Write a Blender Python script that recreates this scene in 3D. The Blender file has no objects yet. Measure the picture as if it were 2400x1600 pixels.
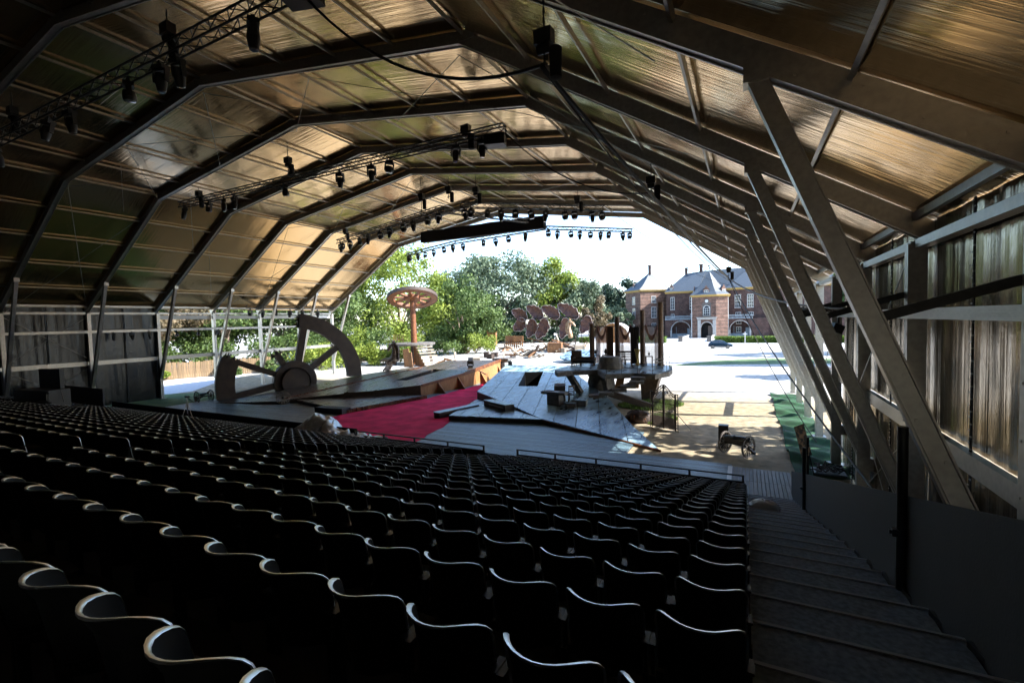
import bpy, math, random
from mathutils import Vector, Matrix
SC = bpy.context.scene
COL = SC.collection
R = math.radians

# ---------------------------------------------------------------- camera
YAW, PIT, ROLL, HC = .469, .045, .025, 6.372
def cam_basis():
    c, s = math.cos(YAW), math.sin(YAW)
    r, f, u = Vector((c, s, 0)), Vector((-s, c, 0)), Vector((0, 0, 1))
    c, s = math.cos(PIT), math.sin(PIT)
    f2, u2 = f*c-u*s, f*s+u*c
    c, s = math.cos(ROLL), math.sin(ROLL)
    return r*c-u2*s, r*s+u2*c, f2
CR, CU, CF = cam_basis()
cam_data = bpy.data.cameras.new('camera')
cam_data.sensor_width = 36.0
cam_data.lens = 36.0*1083.98/2400.0
cam_data.clip_start = 0.05
cam_data.clip_end = 3000
cam = bpy.data.objects.new('camera', cam_data)
COL.objects.link(cam)
cam.matrix_world = Matrix(((CR.x, CU.x, -CF.x, 0), (CR.y, CU.y, -CF.y, 0), (CR.z, CU.z, -CF.z, HC), (0, 0, 0, 1)))
SC.camera = cam
def view(p):
    """rough place in the picture, used only to choose which seats become single objects"""
    d = Vector(p)-Vector((0, 0, HC)); k = d.dot(CF)
    if k < .3: return None
    return d.dot(CR)/k*.9033, d.dot(CU)/k*.9033, k     # x in -1..1

# ---------------------------------------------------------------- sky, sun, exposure
SUNV = Vector((1.215, .30, 1.0)).normalized()
world = bpy.data.worlds.new('World'); SC.world = world; world.use_nodes = True
nt = world.node_tree; nt.nodes.clear()
sky = nt.nodes.new('ShaderNodeTexSky'); sky.sky_type = 'NISHITA'; sky.sun_disc = False
sky.sun_elevation = math.asin(SUNV.z); sky.sun_rotation = math.atan2(SUNV.x, SUNV.y)
sky.air_density = 1.0; sky.dust_density = .7; sky.ozone_density = 3.0; sky.altitude = 50
bg = nt.nodes.new('ShaderNodeBackground'); bg.inputs[1].default_value = .15
wo = nt.nodes.new('ShaderNodeOutputWorld')
nt.links.new(sky.outputs[0], bg.inputs[0]); nt.links.new(bg.outputs[0], wo.inputs[0])
sun_data = bpy.data.lights.new('sun', 'SUN'); sun_data.energy = 4.2; sun_data.angle = R(.53); sun_data.color = (1, .975, .93)
sun = bpy.data.objects.new('sun', sun_data); COL.objects.link(sun)
sun.rotation_euler = (-SUNV).to_track_quat('-Z', 'Y').to_euler()
sun.location = (60, 40, 60)
SC.view_settings.view_transform = 'Standard'; SC.view_settings.look = 'None'
SC.view_settings.exposure = 2.1; SC.view_settings.gamma = 1.0
SC.view_settings.use_curve_mapping = False
SC.render.engine = 'CYCLES'
SC.cycles.max_bounces = 5; SC.cycles.diffuse_bounces = 2; SC.cycles.glossy_bounces = 3
SC.cycles.use_adaptive_sampling = True; SC.cycles.adaptive_threshold = .03
SC.cycles.transmission_bounces = 4; SC.cycles.transparent_max_bounces = 6
SC.cycles.caustics_reflective = True; SC.cycles.blur_glossy = 1.0; SC.cycles.caustics_refractive = False
SC.cycles.sample_clamp_indirect = 6.0
SC.cycles.use_denoising = True

# ---------------------------------------------------------------- materials
MATS = {}
def mat(name, col=(.5, .5, .5), rough=.6, metal=0.0, var=0.0, scale=4.0, stretch=(1, 1, 1), bump=0.0, bscale=20.0,
        spec=.5, col2=None, ramp=(.35, .65), coord='Object', island=0.0, alpha=1.0, trans=0.0, sheen=0.0, detail=4.0, coat=0.0, bstretch=None):
    m = bpy.data.materials.new(name); m.use_nodes = True; MATS[name] = m
    n, l = m.node_tree.nodes, m.node_tree.links
    b = n['Principled BSDF']
    b.inputs['Base Color'].default_value = (*col, 1); b.inputs['Roughness'].default_value = rough
    b.inputs['Metallic'].default_value = metal; b.inputs['Specular IOR Level'].default_value = spec
    b.inputs['Alpha'].default_value = alpha; b.inputs['Transmission Weight'].default_value = trans
    b.inputs['Sheen Weight'].default_value = sheen; b.inputs['Coat Weight'].default_value = coat
    tc = n.new('ShaderNodeTexCoord')
    def coords(st):
        mp = n.new('ShaderNodeMapping'); mp.inputs['Scale'].default_value = st
        l.new(tc.outputs[coord], mp.inputs[0]); return mp.outputs[0]
    csock = None
    if col2 is not None or var:
        nz = n.new('ShaderNodeTexNoise'); nz.inputs['Scale'].default_value = scale; nz.inputs['Detail'].default_value = detail
        l.new(coords(stretch), nz.inputs['Vector'])
        rp = n.new('ShaderNodeValToRGB')
        rp.color_ramp.elements[0].position = ramp[0]; rp.color_ramp.elements[1].position = ramp[1]
        c2 = col2 if col2 is not None else tuple(min(1, c*(1+var)) for c in col)
        c1 = col if col2 is not None else tuple(c*(1-var) for c in col)
        rp.color_ramp.elements[0].color = (*c1, 1); rp.color_ramp.elements[1].color = (*c2, 1)
        l.new(nz.outputs['Fac'], rp.inputs[0]); csock = rp.outputs[0]
        rr = n.new('ShaderNodeMapRange'); rr.inputs[3].default_value = max(.02, rough-.12); rr.inputs[4].default_value = min(1, rough+.12)
        l.new(nz.outputs['Fac'], rr.inputs[0]); l.new(rr.outputs[0], b.inputs['Roughness'])
    if island:
        g = n.new('ShaderNodeNewGeometry'); mr = n.new('ShaderNodeMapRange')
        mr.inputs[3].default_value = 1-island; mr.inputs[4].default_value = 1+island
        oi = n.new('ShaderNodeObjectInfo'); ad = n.new('ShaderNodeMath'); ad.operation = 'ADD'; fr = n.new('ShaderNodeMath'); fr.operation = 'FRACT'
        l.new(g.outputs['Random Per Island'], ad.inputs[0]); l.new(oi.outputs['Random'], ad.inputs[1]); l.new(ad.outputs[0], fr.inputs[0]); l.new(fr.outputs[0], mr.inputs[0])
        mx = n.new('ShaderNodeMix'); mx.data_type = 'RGBA'; mx.blend_type = 'MULTIPLY'; mx.inputs[0].default_value = 1
        if csock is not None: l.new(csock, mx.inputs[6])
        else: mx.inputs[6].default_value = (*col, 1)
        l.new(mr.outputs[0], mx.inputs[7]); csock = mx.outputs[2]
    if csock is not None: l.new(csock, b.inputs['Base Color'])
    if bump:
        nb = n.new('ShaderNodeTexNoise'); nb.inputs['Scale'].default_value = bscale; nb.inputs['Detail'].default_value = 3
        l.new(coords(bstretch or stretch), nb.inputs['Vector'])
        bp = n.new('ShaderNodeBump'); bp.inputs['Strength'].default_value = min(1, bump); bp.inputs['Distance'].default_value = .02
        l.new(nb.outputs['Fac'], bp.inputs['Height']); l.new(bp.outputs[0], b.inputs['Normal'])
    return m

def foliage_mat(name, c1, c2, trans=.35):
    m = bpy.data.materials.new(name); m.use_nodes = True; MATS[name] = m
    n, l = m.node_tree.nodes, m.node_tree.links
    b = n['Principled BSDF']; b.inputs['Roughness'].default_value = .55; b.inputs['Specular IOR Level'].default_value = .35
    g = n.new('ShaderNodeNewGeometry'); rp = n.new('ShaderNodeValToRGB')
    rp.color_ramp.elements[0].color = (*c1, 1); rp.color_ramp.elements[1].color = (*c2, 1)
    tc = n.new('ShaderNodeTexCoord'); nz = n.new('ShaderNodeTexNoise'); nz.inputs['Scale'].default_value = .35
    l.new(tc.outputs['Object'], nz.inputs['Vector'])
    ad = n.new('ShaderNodeMath'); ad.operation = 'MULTIPLY_ADD'; ad.inputs[1].default_value = .6
    l.new(g.outputs['Random Per Island'], ad.inputs[0])
    sb = n.new('ShaderNodeMath'); sb.operation = 'SUBTRACT'; sb.inputs[1].default_value = .3
    l.new(nz.outputs['Fac'], sb.inputs[0]); l.new(sb.outputs[0], ad.inputs[2]); l.new(ad.outputs[0], rp.inputs[0])
    l.new(rp.outputs[0], b.inputs['Base Color'])
    t = n.new('ShaderNodeBsdfTranslucent'); l.new(rp.outputs[0], t.inputs[0])
    mx = n.new('ShaderNodeMixShader'); mx.inputs[0].default_value = trans
    l.new(b.outputs[0], mx.inputs[1]); l.new(t.outputs[0], mx.inputs[2]); l.new(mx.outputs[0], n['Material Output'].inputs[0])
    return m

# ---------------------------------------------------------------- mesh builder
class MB:
    def __init__(s): s.v = []; s.f = []; s.sm = []
    def add(s, vs, fs, smooth=False):
        o = len(s.v); s.v += [tuple(v) for v in vs]; s.f += [tuple(i+o for i in f) for f in fs]; s.sm += [smooth]*len(fs); return s
    def box(s, c, size, rz=0.0, M=None):
        x, y, z = size[0]/2, size[1]/2, size[2]/2
        vs = [Vector((a*x, b*y, d*z)) for d in (-1, 1) for b in (-1, 1) for a in (-1, 1)]
        m = M if M is not None else Matrix.Rotation(rz, 3, 'Z')
        return s.add([m @ v + Vector(c) for v in vs], [(0, 2, 3, 1), (4, 5, 7, 6), (0, 1, 5, 4), (2, 6, 7, 3), (0, 4, 6, 2), (1, 3, 7, 5)])
    def beam(s, a, b, w, h, up=(0, 0, 1), ext=0.0):
        a, b = Vector(a), Vector(b); d = (b-a); L = d.length; d.normalize()
        u = Vector(up); x = d.cross(u)
        if x.length < 1e-4: x = d.cross(Vector((1, 0, 0)))
        x.normalize(); u = x.cross(d)
        M = Matrix((x, d, u)).transposed()
        return s.box((a+b)/2, (w, L+2*ext, h), M=M)
    def tube(s, pts, r, n=8, cap=True, rad=None):
        pts = [Vector(p) for p in pts]; o = len(s.v); k = len(pts)
        up = None
        for i, p in enumerate(pts):
            t = (pts[min(i+1, k-1)]-pts[max(i-1, 0)]).normalized()
            if up is None:
                up = Vector((0, 0, 1)) if abs(t.z) < .9 else Vector((1, 0, 0))
            x = t.cross(up)
            if x.length < 1e-5: x = t.orthogonal()
            x.normalize(); up = x.cross(t)
            rr = rad[i] if rad else r
            for j in range(n):
                a = 2*math.pi*j/n; s.v.append(tuple(p + x*math.cos(a)*rr + up*math.sin(a)*rr))
        for i in range(k-1):
            for j in range(n):
                s.f.append((o+i*n+j, o+i*n+(j+1) % n, o+(i+1)*n+(j+1) % n, o+(i+1)*n+j)); s.sm.append(True)
        if cap:
            s.f.append(tuple(o+j for j in reversed(range(n)))); s.sm.append(False)
            s.f.append(tuple(o+(k-1)*n+j for j in range(n))); s.sm.append(False)
        return s
    def lathe(s, prof, n=16, c=(0, 0, 0), M=None):
        o = len(s.v); k = len(prof); c = Vector(c)
        for r, z in prof:
            for j in range(n):
                a = 2*math.pi*j/n; v = Vector((r*math.cos(a), r*math.sin(a), z))
                s.v.append(tuple((M @ v if M is not None else v)+c))
        for i in range(k-1):
            for j in range(n):
                s.f.append((o+i*n+j, o+i*n+(j+1) % n, o+(i+1)*n+(j+1) % n, o+(i+1)*n+j)); s.sm.append(True)
        if prof[0] == prof[-1]: return s
        if prof[0][0] > 1e-4: s.f.append(tuple(o+j for j in reversed(range(n)))); s.sm.append(False)
        if prof[-1][0] > 1e-4: s.f.append(tuple(o+(k-1)*n+j for j in range(n))); s.sm.append(False)
        return s
    def prism(s, poly, z0, z1):
        """poly: list of (x,y); z0,z1 numbers or functions of (x,y)"""
        f0 = z0 if callable(z0) else (lambda x, y: z0); f1 = z1 if callable(z1) else (lambda x, y: z1)
        a = sum(poly[i][0]*poly[(i+1) % len(poly)][1]-poly[(i+1) % len(poly)][0]*poly[i][1] for i in range(len(poly)))
        if a < 0: poly = poly[::-1]
        k = len(poly)
        vs = [(x, y, f0(x, y)) for x, y in poly]+[(x, y, f1(x, y)) for x, y in poly]
        return s.add(vs, [tuple(reversed(range(k))), tuple(range(k, 2*k))]+[(i, (i+1) % k, k+(i+1) % k, k+i) for i in range(k)])
    def slab(s, poly, M, d):
        """poly in local xy, extruded -d/2..d/2 along local z, placed with 4x4 M"""
        a = sum(poly[i][0]*poly[(i+1) % len(poly)][1]-poly[(i+1) % len(poly)][0]*poly[i][1] for i in range(len(poly)))
        if a < 0: poly = poly[::-1]
        k = len(poly)
        vs = [M @ Vector((x, y, -d/2)) for x, y in poly]+[M @ Vector((x, y, d/2)) for x, y in poly]
        return s.add(vs, [tuple(reversed(range(k))), tuple(range(k, 2*k))]+[(i, (i+1) % k, k+(i+1) % k, k+i) for i in range(k)])
    def grid(s, fn, nu, nv, smooth=True):
        o = len(s.v)
        for j in range(nv+1):
            for i in range(nu+1): s.v.append(tuple(fn(i/nu, j/nv)))
        for j in range(nv):
            for i in range(nu):
                a = o+j*(nu+1)+i; s.f.append((a, a+1, a+nu+2, a+nu+1)); s.sm.append(smooth)
        return s
    def sphere(s, c, r, nu=12, nv=8, sc=(1, 1, 1), noise=0.0, rng=None):
        c = Vector(c); o = len(s.v)
        for j in range(nv+1):
            th = math.pi*j/nv
            for i in range(nu):
                ph = 2*math.pi*i/nu; k = 1+(rng.uniform(-noise, noise) if rng and 0 < j < nv else 0)
                s.v.append((c.x+r*k*sc[0]*math.sin(th)*math.cos(ph), c.y+r*k*sc[1]*math.sin(th)*math.sin(ph), c.z+r*k*sc[2]*math.cos(th)))
        for j in range(nv):
            for i in range(nu):
                s.f.append((o+j*nu+i, o+(j+1)*nu+i, o+(j+1)*nu+(i+1) % nu, o+j*nu+(i+1) % nu)); s.sm.append(True)
        return s
    def mesh(s, name):
        me = bpy.data.meshes.new(name); me.from_pydata(s.v, [], s.f); me.polygons.foreach_set('use_smooth', s.sm); me.update()
        if any(s.sm) and len(s.f) < 60000: me.set_sharp_from_angle(angle=R(42))
        return me
    def build(s, name, m, parent=None, **kw):
        me = s.mesh(name); me.materials.append(MATS[m] if isinstance(m, str) else m)
        return link(name, me, parent, **kw)

def link(name, data, parent=None, loc=None, rot=None, label=None, cat=None, group=None, kind=None):
    o = bpy.data.objects.new(name, data); COL.objects.link(o)
    if parent is not None: o.parent = parent
    if loc is not None: o.location = loc
    if rot is not None: o.rotation_euler = rot
    return tag(o, label, cat, group, kind)
def tag(o, label=None, cat=None, group=None, kind=None):
    if label: o['label'] = label
    if cat: o['category'] = cat
    if group: o['group'] = group
    if kind: o['kind'] = kind
    return o
def thing(name, label, cat, loc=(0, 0, 0), rz=0.0, group=None):
    return link(name, None, None, loc=loc, rot=(0, 0, rz), label=label, cat=cat, group=group)
def copy_thing(root, loc, rot, label, group=None):
    r = root.copy(); COL.objects.link(r); r.location = loc; r.rotation_euler = rot; r['label'] = label
    if group: r['group'] = group
    for ch in KIDS.get(root.name, ()):
        c = ch.copy(); COL.objects.link(c); c.parent = r
        for g in KIDS.get(ch.name, ()):
            d = g.copy(); COL.objects.link(d); d.parent = c
    return r
KIDS = {}
def note_kids(root):
    KIDS[root.name] = [o for o in bpy.data.objects if o.parent == root]
    for k in KIDS[root.name]:
        g = [o for o in bpy.data.objects if o.parent == k]
        if g: KIDS[k.name] = g
def ordinal(i):
    w = ['first', 'second', 'third', 'fourth', 'fifth', 'sixth', 'seventh', 'eighth', 'ninth', 'tenth', 'eleventh', 'twelfth',
         'thirteenth', 'fourteenth', 'fifteenth', 'sixteenth', 'seventeenth', 'eighteenth', 'nineteenth', 'twentieth']
    if i < 20: return w[i]
    n = i+1
    return {2: 'twenty', 3: 'thirty', 4: 'forty', 5: 'fifty', 6: 'sixty', 7: 'seventy', 8: 'eighty', 9: 'ninety'}[n//10]+('-'+w[n % 10-1] if n % 10 else 'th')

def clip_half(poly, nx, ny, d):
    """keep the part of a convex polygon where nx*x+ny*y <= d"""
    out = []
    for i in range(len(poly)):
        a, b = poly[i], poly[(i+1) % len(poly)]
        da, db = nx*a[0]+ny*a[1]-d, nx*b[0]+ny*b[1]-d
        if da <= 0: out.append(a)
        if (da < 0 < db) or (db < 0 < da):
            t = da/(da-db); out.append((a[0]+(b[0]-a[0])*t, a[1]+(b[1]-a[1])*t))
    return out if len(out) > 2 else []
def area(p): return abs(sum(p[i][0]*p[(i+1) % len(p)][1]-p[(i+1) % len(p)][0]*p[i][1] for i in range(len(p))))/2
def strips(poly, ang, width, gap=.015, cut=None, rng=None, length=0):
    """cut a convex polygon into boards running along angle ang; optional lengths with staggered joints"""
    dx, dy = math.cos(ang), math.sin(ang); nx, ny = -dy, dx
    ds = [nx*x+ny*y for x, y in poly]; lo, hi = min(ds), max(ds); out = []
    es = [dx*x+dy*y for x, y in poly]; elo, ehi = min(es), max(es)
    k = lo
    while k < hi:
        p = clip_half(clip_half(poly, nx, ny, k+width-gap), -nx, -ny, -k) if True else []
        if p:
            if length:
                e = elo - (rng.random()*length if rng else 0)
                while e < ehi:
                    q = clip_half(clip_half(p, dx, dy, e+length-gap), -dx, -dy, -e)
                    if q and area(q) > .01: out.append(q)
                    e += length
            elif area(p) > .01: out.append(p)
        k += width
    if cut:
        res = []
        for p in out:
            rest = p
            for i in range(len(cut)):
                a, b = cut[i], cut[(i+1) % len(cut)]
                hx, hy = (b[1]-a[1]), -(b[0]-a[0]); L = math.hypot(hx, hy); hx /= L; hy /= L; d = hx*a[0]+hy*a[1]   # outward for ccw
                piece = clip_half(rest, -hx, -hy, -d)
                if piece and area(piece) > .005: res.append(piece)
                rest = clip_half(rest, hx, hy, d) if rest else []
                if not rest: break
        out = res
    return out

# ---------------------------------------------------------------- the materials of the place
mat('membrane_plain', (.5, .47, .42), .3, .9)
def membrane(name, base, rough, uvsc, strength, fine, big=(.5, .3, 1.0, .22), bigd=.12):
    m = mat(name, base, rough, .97)
    n, l = m.node_tree.nodes, m.node_tree.links; b = n['Principled BSDF']
    uv = n.new('ShaderNodeUVMap'); uv.uv_map = 'UVMap'
    last = None
    for i, (sx, sy, sc_, st) in enumerate(((uvsc[0], uvsc[1], 1.0, strength), (uvsc[0]*2.8, uvsc[1]*1.4, 1.0, fine), big)):
        mp = n.new('ShaderNodeMapping'); mp.inputs['Scale'].default_value = (sx, sy, 1); l.new(uv.outputs[0], mp.inputs[0])
        nz = n.new('ShaderNodeTexNoise'); nz.inputs['Scale'].default_value = sc_; nz.inputs['Detail'].default_value = 3; nz.inputs['Distortion'].default_value = .35
        l.new(mp.outputs[0], nz.inputs['Vector'])
        bp = n.new('ShaderNodeBump'); bp.inputs['Strength'].default_value = st; bp.inputs['Distance'].default_value = (.022, .010, bigd)[i]
        l.new(nz.outputs['Fac'], bp.inputs['Height'])
        if last: l.new(last.outputs[0], bp.inputs['Normal'])
        last = bp
    l.new(last.outputs[0], b.inputs['Normal'])
    return m
membrane('membrane', (.66, .455, .235), .12, (7.5, .12), .45, .4)  # gold tint stands in for sunlit ground mirrored in the neutral lining
membrane('wall_membrane', (.27, .215, .14), .17, (6.0, .08), .45, .6, (4.0, 3.0, 1.0, .3), .02)  # warm tint carries the gold ground reflection on neutral cloth
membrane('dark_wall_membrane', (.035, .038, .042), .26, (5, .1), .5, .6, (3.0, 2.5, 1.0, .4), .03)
mat('aluminium', (.40, .38, .35), .40, .85, var=.12, scale=9, bump=.08, bscale=60)
mat('dark_steel', (.05, .05, .05), .5, .5, var=.2, scale=14)
mat('black_paint', (.012, .012, .013), .45, 0, var=.3, scale=20, bump=.05, bscale=80)
mat('black_cloth', (.010, .010, .012), .85, 0, var=.25, scale=6, bump=.3, bscale=30)
mat('black_panel', (.045, .044, .048), .75, 0, var=.2, scale=3, bump=.1, bscale=40)
mat('seat_plastic', (.020, .020, .022), .58, 0, spec=.10, var=.15, scale=30)
mat('seat_edge_glint', (.92, .95, 1.0), .36, .95)  # pale metal puts the bright edge highlight on a black plastic rim
mat('seat_metal', (.09, .09, .095), .38, .8, var=.2, scale=30)
mat('nosing', (.42, .44, .47), .6)  # paler than the treads to draw the lit line along each edge
mat('step_carpet', (.20, .245, .29), .82, 0, var=.3, scale=24, bump=.35, bscale=220, sheen=.1)  # blue of the skylight mixed into the dark grey tread colour
mat('wire_steel', (.35, .35, .34), .35, .9)
mat('cable_rubber', (.012, .012, .013), .5)
mat('lens_glass', (.25, .26, .28), .08, .6)
mat('deck_wood', (.045, .078, .095), .42, 0, col2=(.115, .18, .21), scale=3, stretch=(.5, 6, 6), bump=.25, bscale=12, bstretch=(1, 30, 30), island=.42)  # blue tint stands in for the sky reflected on grey planks
mat('board_wood', (.13, .14, .145), .55, 0, col2=(.22, .23, .235), scale=3, stretch=(6, .5, 6), bump=.25, bscale=12, bstretch=(30, 1, 30), island=.25)
mat('sky_tinted_paint', (.018, .036, .048), .30, 0, col2=(.27, .40, .48), scale=1.1, stretch=(1.8, .7, 1), ramp=(.36, .60), bump=.18, bscale=9, island=.3, detail=9)  # scuffed paint plus a blue tint standing in for the reflected sky
MATS['sky_tinted_paint'].node_tree.nodes['Principled BSDF'].inputs['Specular IOR Level'].default_value = .6
mat('stage_brown', (.038, .025, .017), .30, 0, col2=(.085, .062, .045), scale=1.5, stretch=(3, .5, 1), ramp=(.3, .7), bump=.2, bscale=9, island=.32, detail=7)
mat('edge_wood', (.030, .018, .013), .7, 0, col2=(.065, .040, .028), scale=4, stretch=(1, 1, 3), bump=.6, bscale=10)
mat('plywood', (.24, .10, .028), .6, 0, col2=(.34, .165, .055), scale=2, stretch=(.6, 3, 1), bump=.15, bscale=20)
mat('red_carpet', (.90, .026, .125), .9, 0, col2=(.62, .02, .085), scale=.9, detail=10, bump=.3, bscale=240, spec=.15)
mat('wheel_wood', (.026, .015, .010), .6, 0, col2=(.055, .035, .024), scale=1.6, stretch=(1, 1, 1), bump=.5, bscale=8, detail=8)
mat('rust_wood', (.085, .020, .004), .6, 0, col2=(.18, .060, .013), scale=3, bump=.4, bscale=16)
mat('prop_brown', (.13, .055, .018), .7, 0, col2=(.24, .115, .045), scale=5, bump=.5, bscale=14, island=.25)
mat('prop_pale', (.24, .19, .13), .7, 0, col2=(.36, .30, .23), scale=5, bump=.4, bscale=14, island=.2)
mat('horse_skin', (.10, .075, .06), .45, 0, col2=(.24, .18, .14), scale=3, bump=.4, bscale=8, stretch=(1, 1, 2.5))
mat('horse_pale', (.34, .25, .15), .5, 0, col2=(.22, .10, .035), scale=2.5, bump=.4, bscale=8)
mat('leaf_rust', (.050, .017, .011), .55, 0, col2=(.11, .042, .026), scale=2.2, bump=.5, bscale=6)
mat('leaf_rim', (.40, .33, .29), .5)
mat('stone_dark', (.075, .068, .062), .75, 0, col2=(.15, .135, .12), scale=4, bump=.7, bscale=9)
mat('column_brown', (.085, .050, .035), .6, 0, col2=(.14, .09, .06), scale=6, bump=.3, bscale=30)
mat('iron', (.045, .030, .022), .55, .5, var=.35, scale=20, bump=.2, bscale=50)
mat('gun_metal', (.045, .055, .062), .35, .7, var=.25, scale=12)
mat('wood_wheel', (.10, .085, .075), .55, 0, var=.3, scale=18, bump=.3, bscale=40)
mat('curtain_rose', (.36, .20, .16), .8, 0, var=.2, scale=8, alpha=.72, sheen=.2)
mat('curtain_white', (.62, .58, .58), .8, 0, var=.1, scale=8, alpha=.55)
mat('curtain_brown', (.13, .075, .05), .8, 0, var=.25, scale=10)
mat('curtain_dark', (.022, .018, .018), .7, 0, col2=(.10, .085, .07), scale=9, ramp=(.58, .7))
mat('brass', (.55, .40, .12), .35, .9, var=.2, scale=10)
mat('tarp_silver', (.62, .68, .74), .25, .2, var=.1, scale=5, bump=.5, bscale=7)
mat('bag_white', (.80, .83, .88), .4, 0, bump=.3, bscale=9)
mat('green_carpet', (.010, .055, .018), .95, 0, var=.45, scale=2.2, bump=.4, bscale=200)
mat('road_pale', (.55, .55, .56), .85, 0, var=.08, scale=3, bump=.2, bscale=30)
mat('fence_wood', (.12, .075, .036), .75, 0, col2=(.19, .125, .062), scale=2, stretch=(8, 8, .5), bump=.3, bscale=14, island=.2)
mat('bark', (.12, .085, .06), .85, 0, col2=(.24, .18, .13), scale=6, stretch=(1, 1, .3), bump=.9, bscale=12)
mat('hedge_base', (.035, .06, .012), .9)
mat('slate', (.032, .045, .060), .5, 0, col2=(.070, .085, .10), scale=5, stretch=(1, 1, 3), bump=.5, bscale=7)
mat('cornice', (.40, .26, .07), .6, 0, var=.12, scale=6)
mat('limestone', (.30, .29, .27), .75, 0, col2=(.40, .39, .37), scale=3, bump=.3, bscale=12)
mat('white_paint', (.60, .60, .58), .45)
mat('blue_grey_stone', (.30, .36, .40), .7, 0, var=.2, scale=5)
mat('window_glass', (.03, .04, .05), .06, 0, spec=.8)
mat('dark_void', (.006, .006, .007), .9)
mat('car_paint', (.004, .026, .052), .22, .3, coat=.6)
mat('car_black', (.008, .008, .009), .45)
mat('car_rim', (.35, .35, .36), .3, .9)
mat('sign_print', (.02, .02, .02), .5, 0, col2=(.55, .32, .16), scale=5, ramp=(.45, .62))

def brick_mat(name, c1, c2, mortar, sc=1.0, bands=None):
    m = mat(name, c1, .8); n, l = m.node_tree.nodes, m.node_tree.links; b = n['Principled BSDF']
    uv = n.new('ShaderNodeUVMap'); uv.uv_map = 'UVMap'
    bt = n.new('ShaderNodeTexBrick'); bt.inputs['Scale'].default_value = sc
    bt.inputs['Color1'].default_value = (*c1, 1); bt.inputs['Color2'].default_value = (*c2, 1); bt.inputs['Mortar'].default_value = (*mortar, 1)
    bt.inputs['Mortar Size'].default_value = .012; bt.inputs['Brick Width'].default_value = .42; bt.inputs['Row Height'].default_value = .15
    l.new(uv.outputs[0], bt.inputs['Vector'])
    nz = n.new('ShaderNodeTexNoise'); nz.inputs['Scale'].default_value = .9; nz.inputs['Detail'].default_value = 8; l.new(uv.outputs[0], nz.inputs['Vector'])
    rp = n.new('ShaderNodeValToRGB'); rp.color_ramp.elements[0].position = .32; rp.color_ramp.elements[1].position = .7
    rp.color_ramp.elements[0].color = (.55, .5, .5, 1); rp.color_ramp.elements[1].color = (1.25, 1.2, 1.2, 1); l.new(nz.outputs['Fac'], rp.inputs[0])
    mx = n.new('ShaderNodeMix'); mx.data_type = 'RGBA'; mx.blend_type = 'MULTIPLY'; mx.inputs[0].default_value = 1
    l.new(bt.outputs['Color'], mx.inputs[6]); l.new(rp.outputs[0], mx.inputs[7]); l.new(mx.outputs[2], b.inputs['Base Color'])
    bp = n.new('ShaderNodeBump'); bp.inputs['Strength'].default_value = .6; bp.inputs['Distance'].default_value = .02
    l.new(bt.outputs['Fac'], bp.inputs['Height']); bp.invert = True; l.new(bp.outputs[0], b.inputs['Normal'])
    return m
brick_mat('brick_red', (.058, .027, .021), (.090, .044, .034), (.125, .105, .09))
brick_mat('brick_orange', (.135, .070, .046), (.185, .105, .075), (.19, .155, .125))

def ground_mat():
    m = mat('dry_grass', (.3, .25, .17), .95); n, l = m.node_tree.nodes, m.node_tree.links; b = n['Principled BSDF']
    tc = n.new('ShaderNodeTexCoord')
    def nz(sc, det): 
        k = n.new('ShaderNodeTexNoise'); k.inputs['Scale'].default_value = sc; k.inputs['Detail'].default_value = det
        l.new(tc.outputs['Object'], k.inputs['Vector']); return k
    a = nz(.11, 6); r1 = n.new('ShaderNodeValToRGB')
    e = r1.color_ramp.elements; e[0].position = .36; e[0].color = (.34, .28, .20, 1); e[1].position = .62; e[1].color = (.27, .22, .13, 1)
    l.new(a.outputs['Fac'], r1.inputs[0])
    f = nz(2.2, 8); r2 = n.new('ShaderNodeValToRGB'); e = r2.color_ramp.elements
    e[0].position = .35; e[0].color = (.55, .55, .5, 1); e[1].position = .7; e[1].color = (1.3, 1.25, 1.2, 1)
    l.new(f.outputs['Fac'], r2.inputs[0])
    mx = n.new('ShaderNodeMix'); mx.data_type = 'RGBA'; mx.blend_type = 'MULTIPLY'; mx.inputs[0].default_value = .75
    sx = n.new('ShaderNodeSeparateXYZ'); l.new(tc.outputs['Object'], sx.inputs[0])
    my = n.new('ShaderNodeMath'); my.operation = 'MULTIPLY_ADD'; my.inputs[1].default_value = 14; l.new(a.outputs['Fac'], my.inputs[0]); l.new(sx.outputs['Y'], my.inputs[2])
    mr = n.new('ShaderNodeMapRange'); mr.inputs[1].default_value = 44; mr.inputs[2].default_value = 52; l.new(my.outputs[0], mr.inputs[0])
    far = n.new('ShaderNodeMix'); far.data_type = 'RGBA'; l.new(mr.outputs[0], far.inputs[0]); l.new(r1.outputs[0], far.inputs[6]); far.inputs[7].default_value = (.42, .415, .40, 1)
    l.new(far.outputs[2], mx.inputs[6]); l.new(r2.outputs[0], mx.inputs[7]); l.new(mx.outputs[2], b.inputs['Base Color'])
    bp = n.new('ShaderNodeBump'); bp.inputs['Strength'].default_value = .5; bp.inputs['Distance'].default_value = .03
    g = nz(26, 4); l.new(g.outputs['Fac'], bp.inputs['Height']); l.new(bp.outputs[0], b.inputs['Normal'])
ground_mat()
mat('green_grass', (.030, .085, .020), .95, 0, col2=(.10, .15, .05), scale=.8, bump=.6, bscale=30, detail=8)
foliage_mat('leaf_bright', (.055, .11, .010), (.36, .42, .075), .4)
foliage_mat('leaf_mid', (.020, .052, .012), (.14, .20, .05), .32)
foliage_mat('leaf_dull', (.030, .060, .030), (.19, .24, .14), .25)
foliage_mat('leaf_dark', (.012, .030, .016), (.045, .078, .042), .2)
foliage_mat('leaf_rusty', (.06, .05, .02), (.21, .155, .085), .3)
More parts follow.
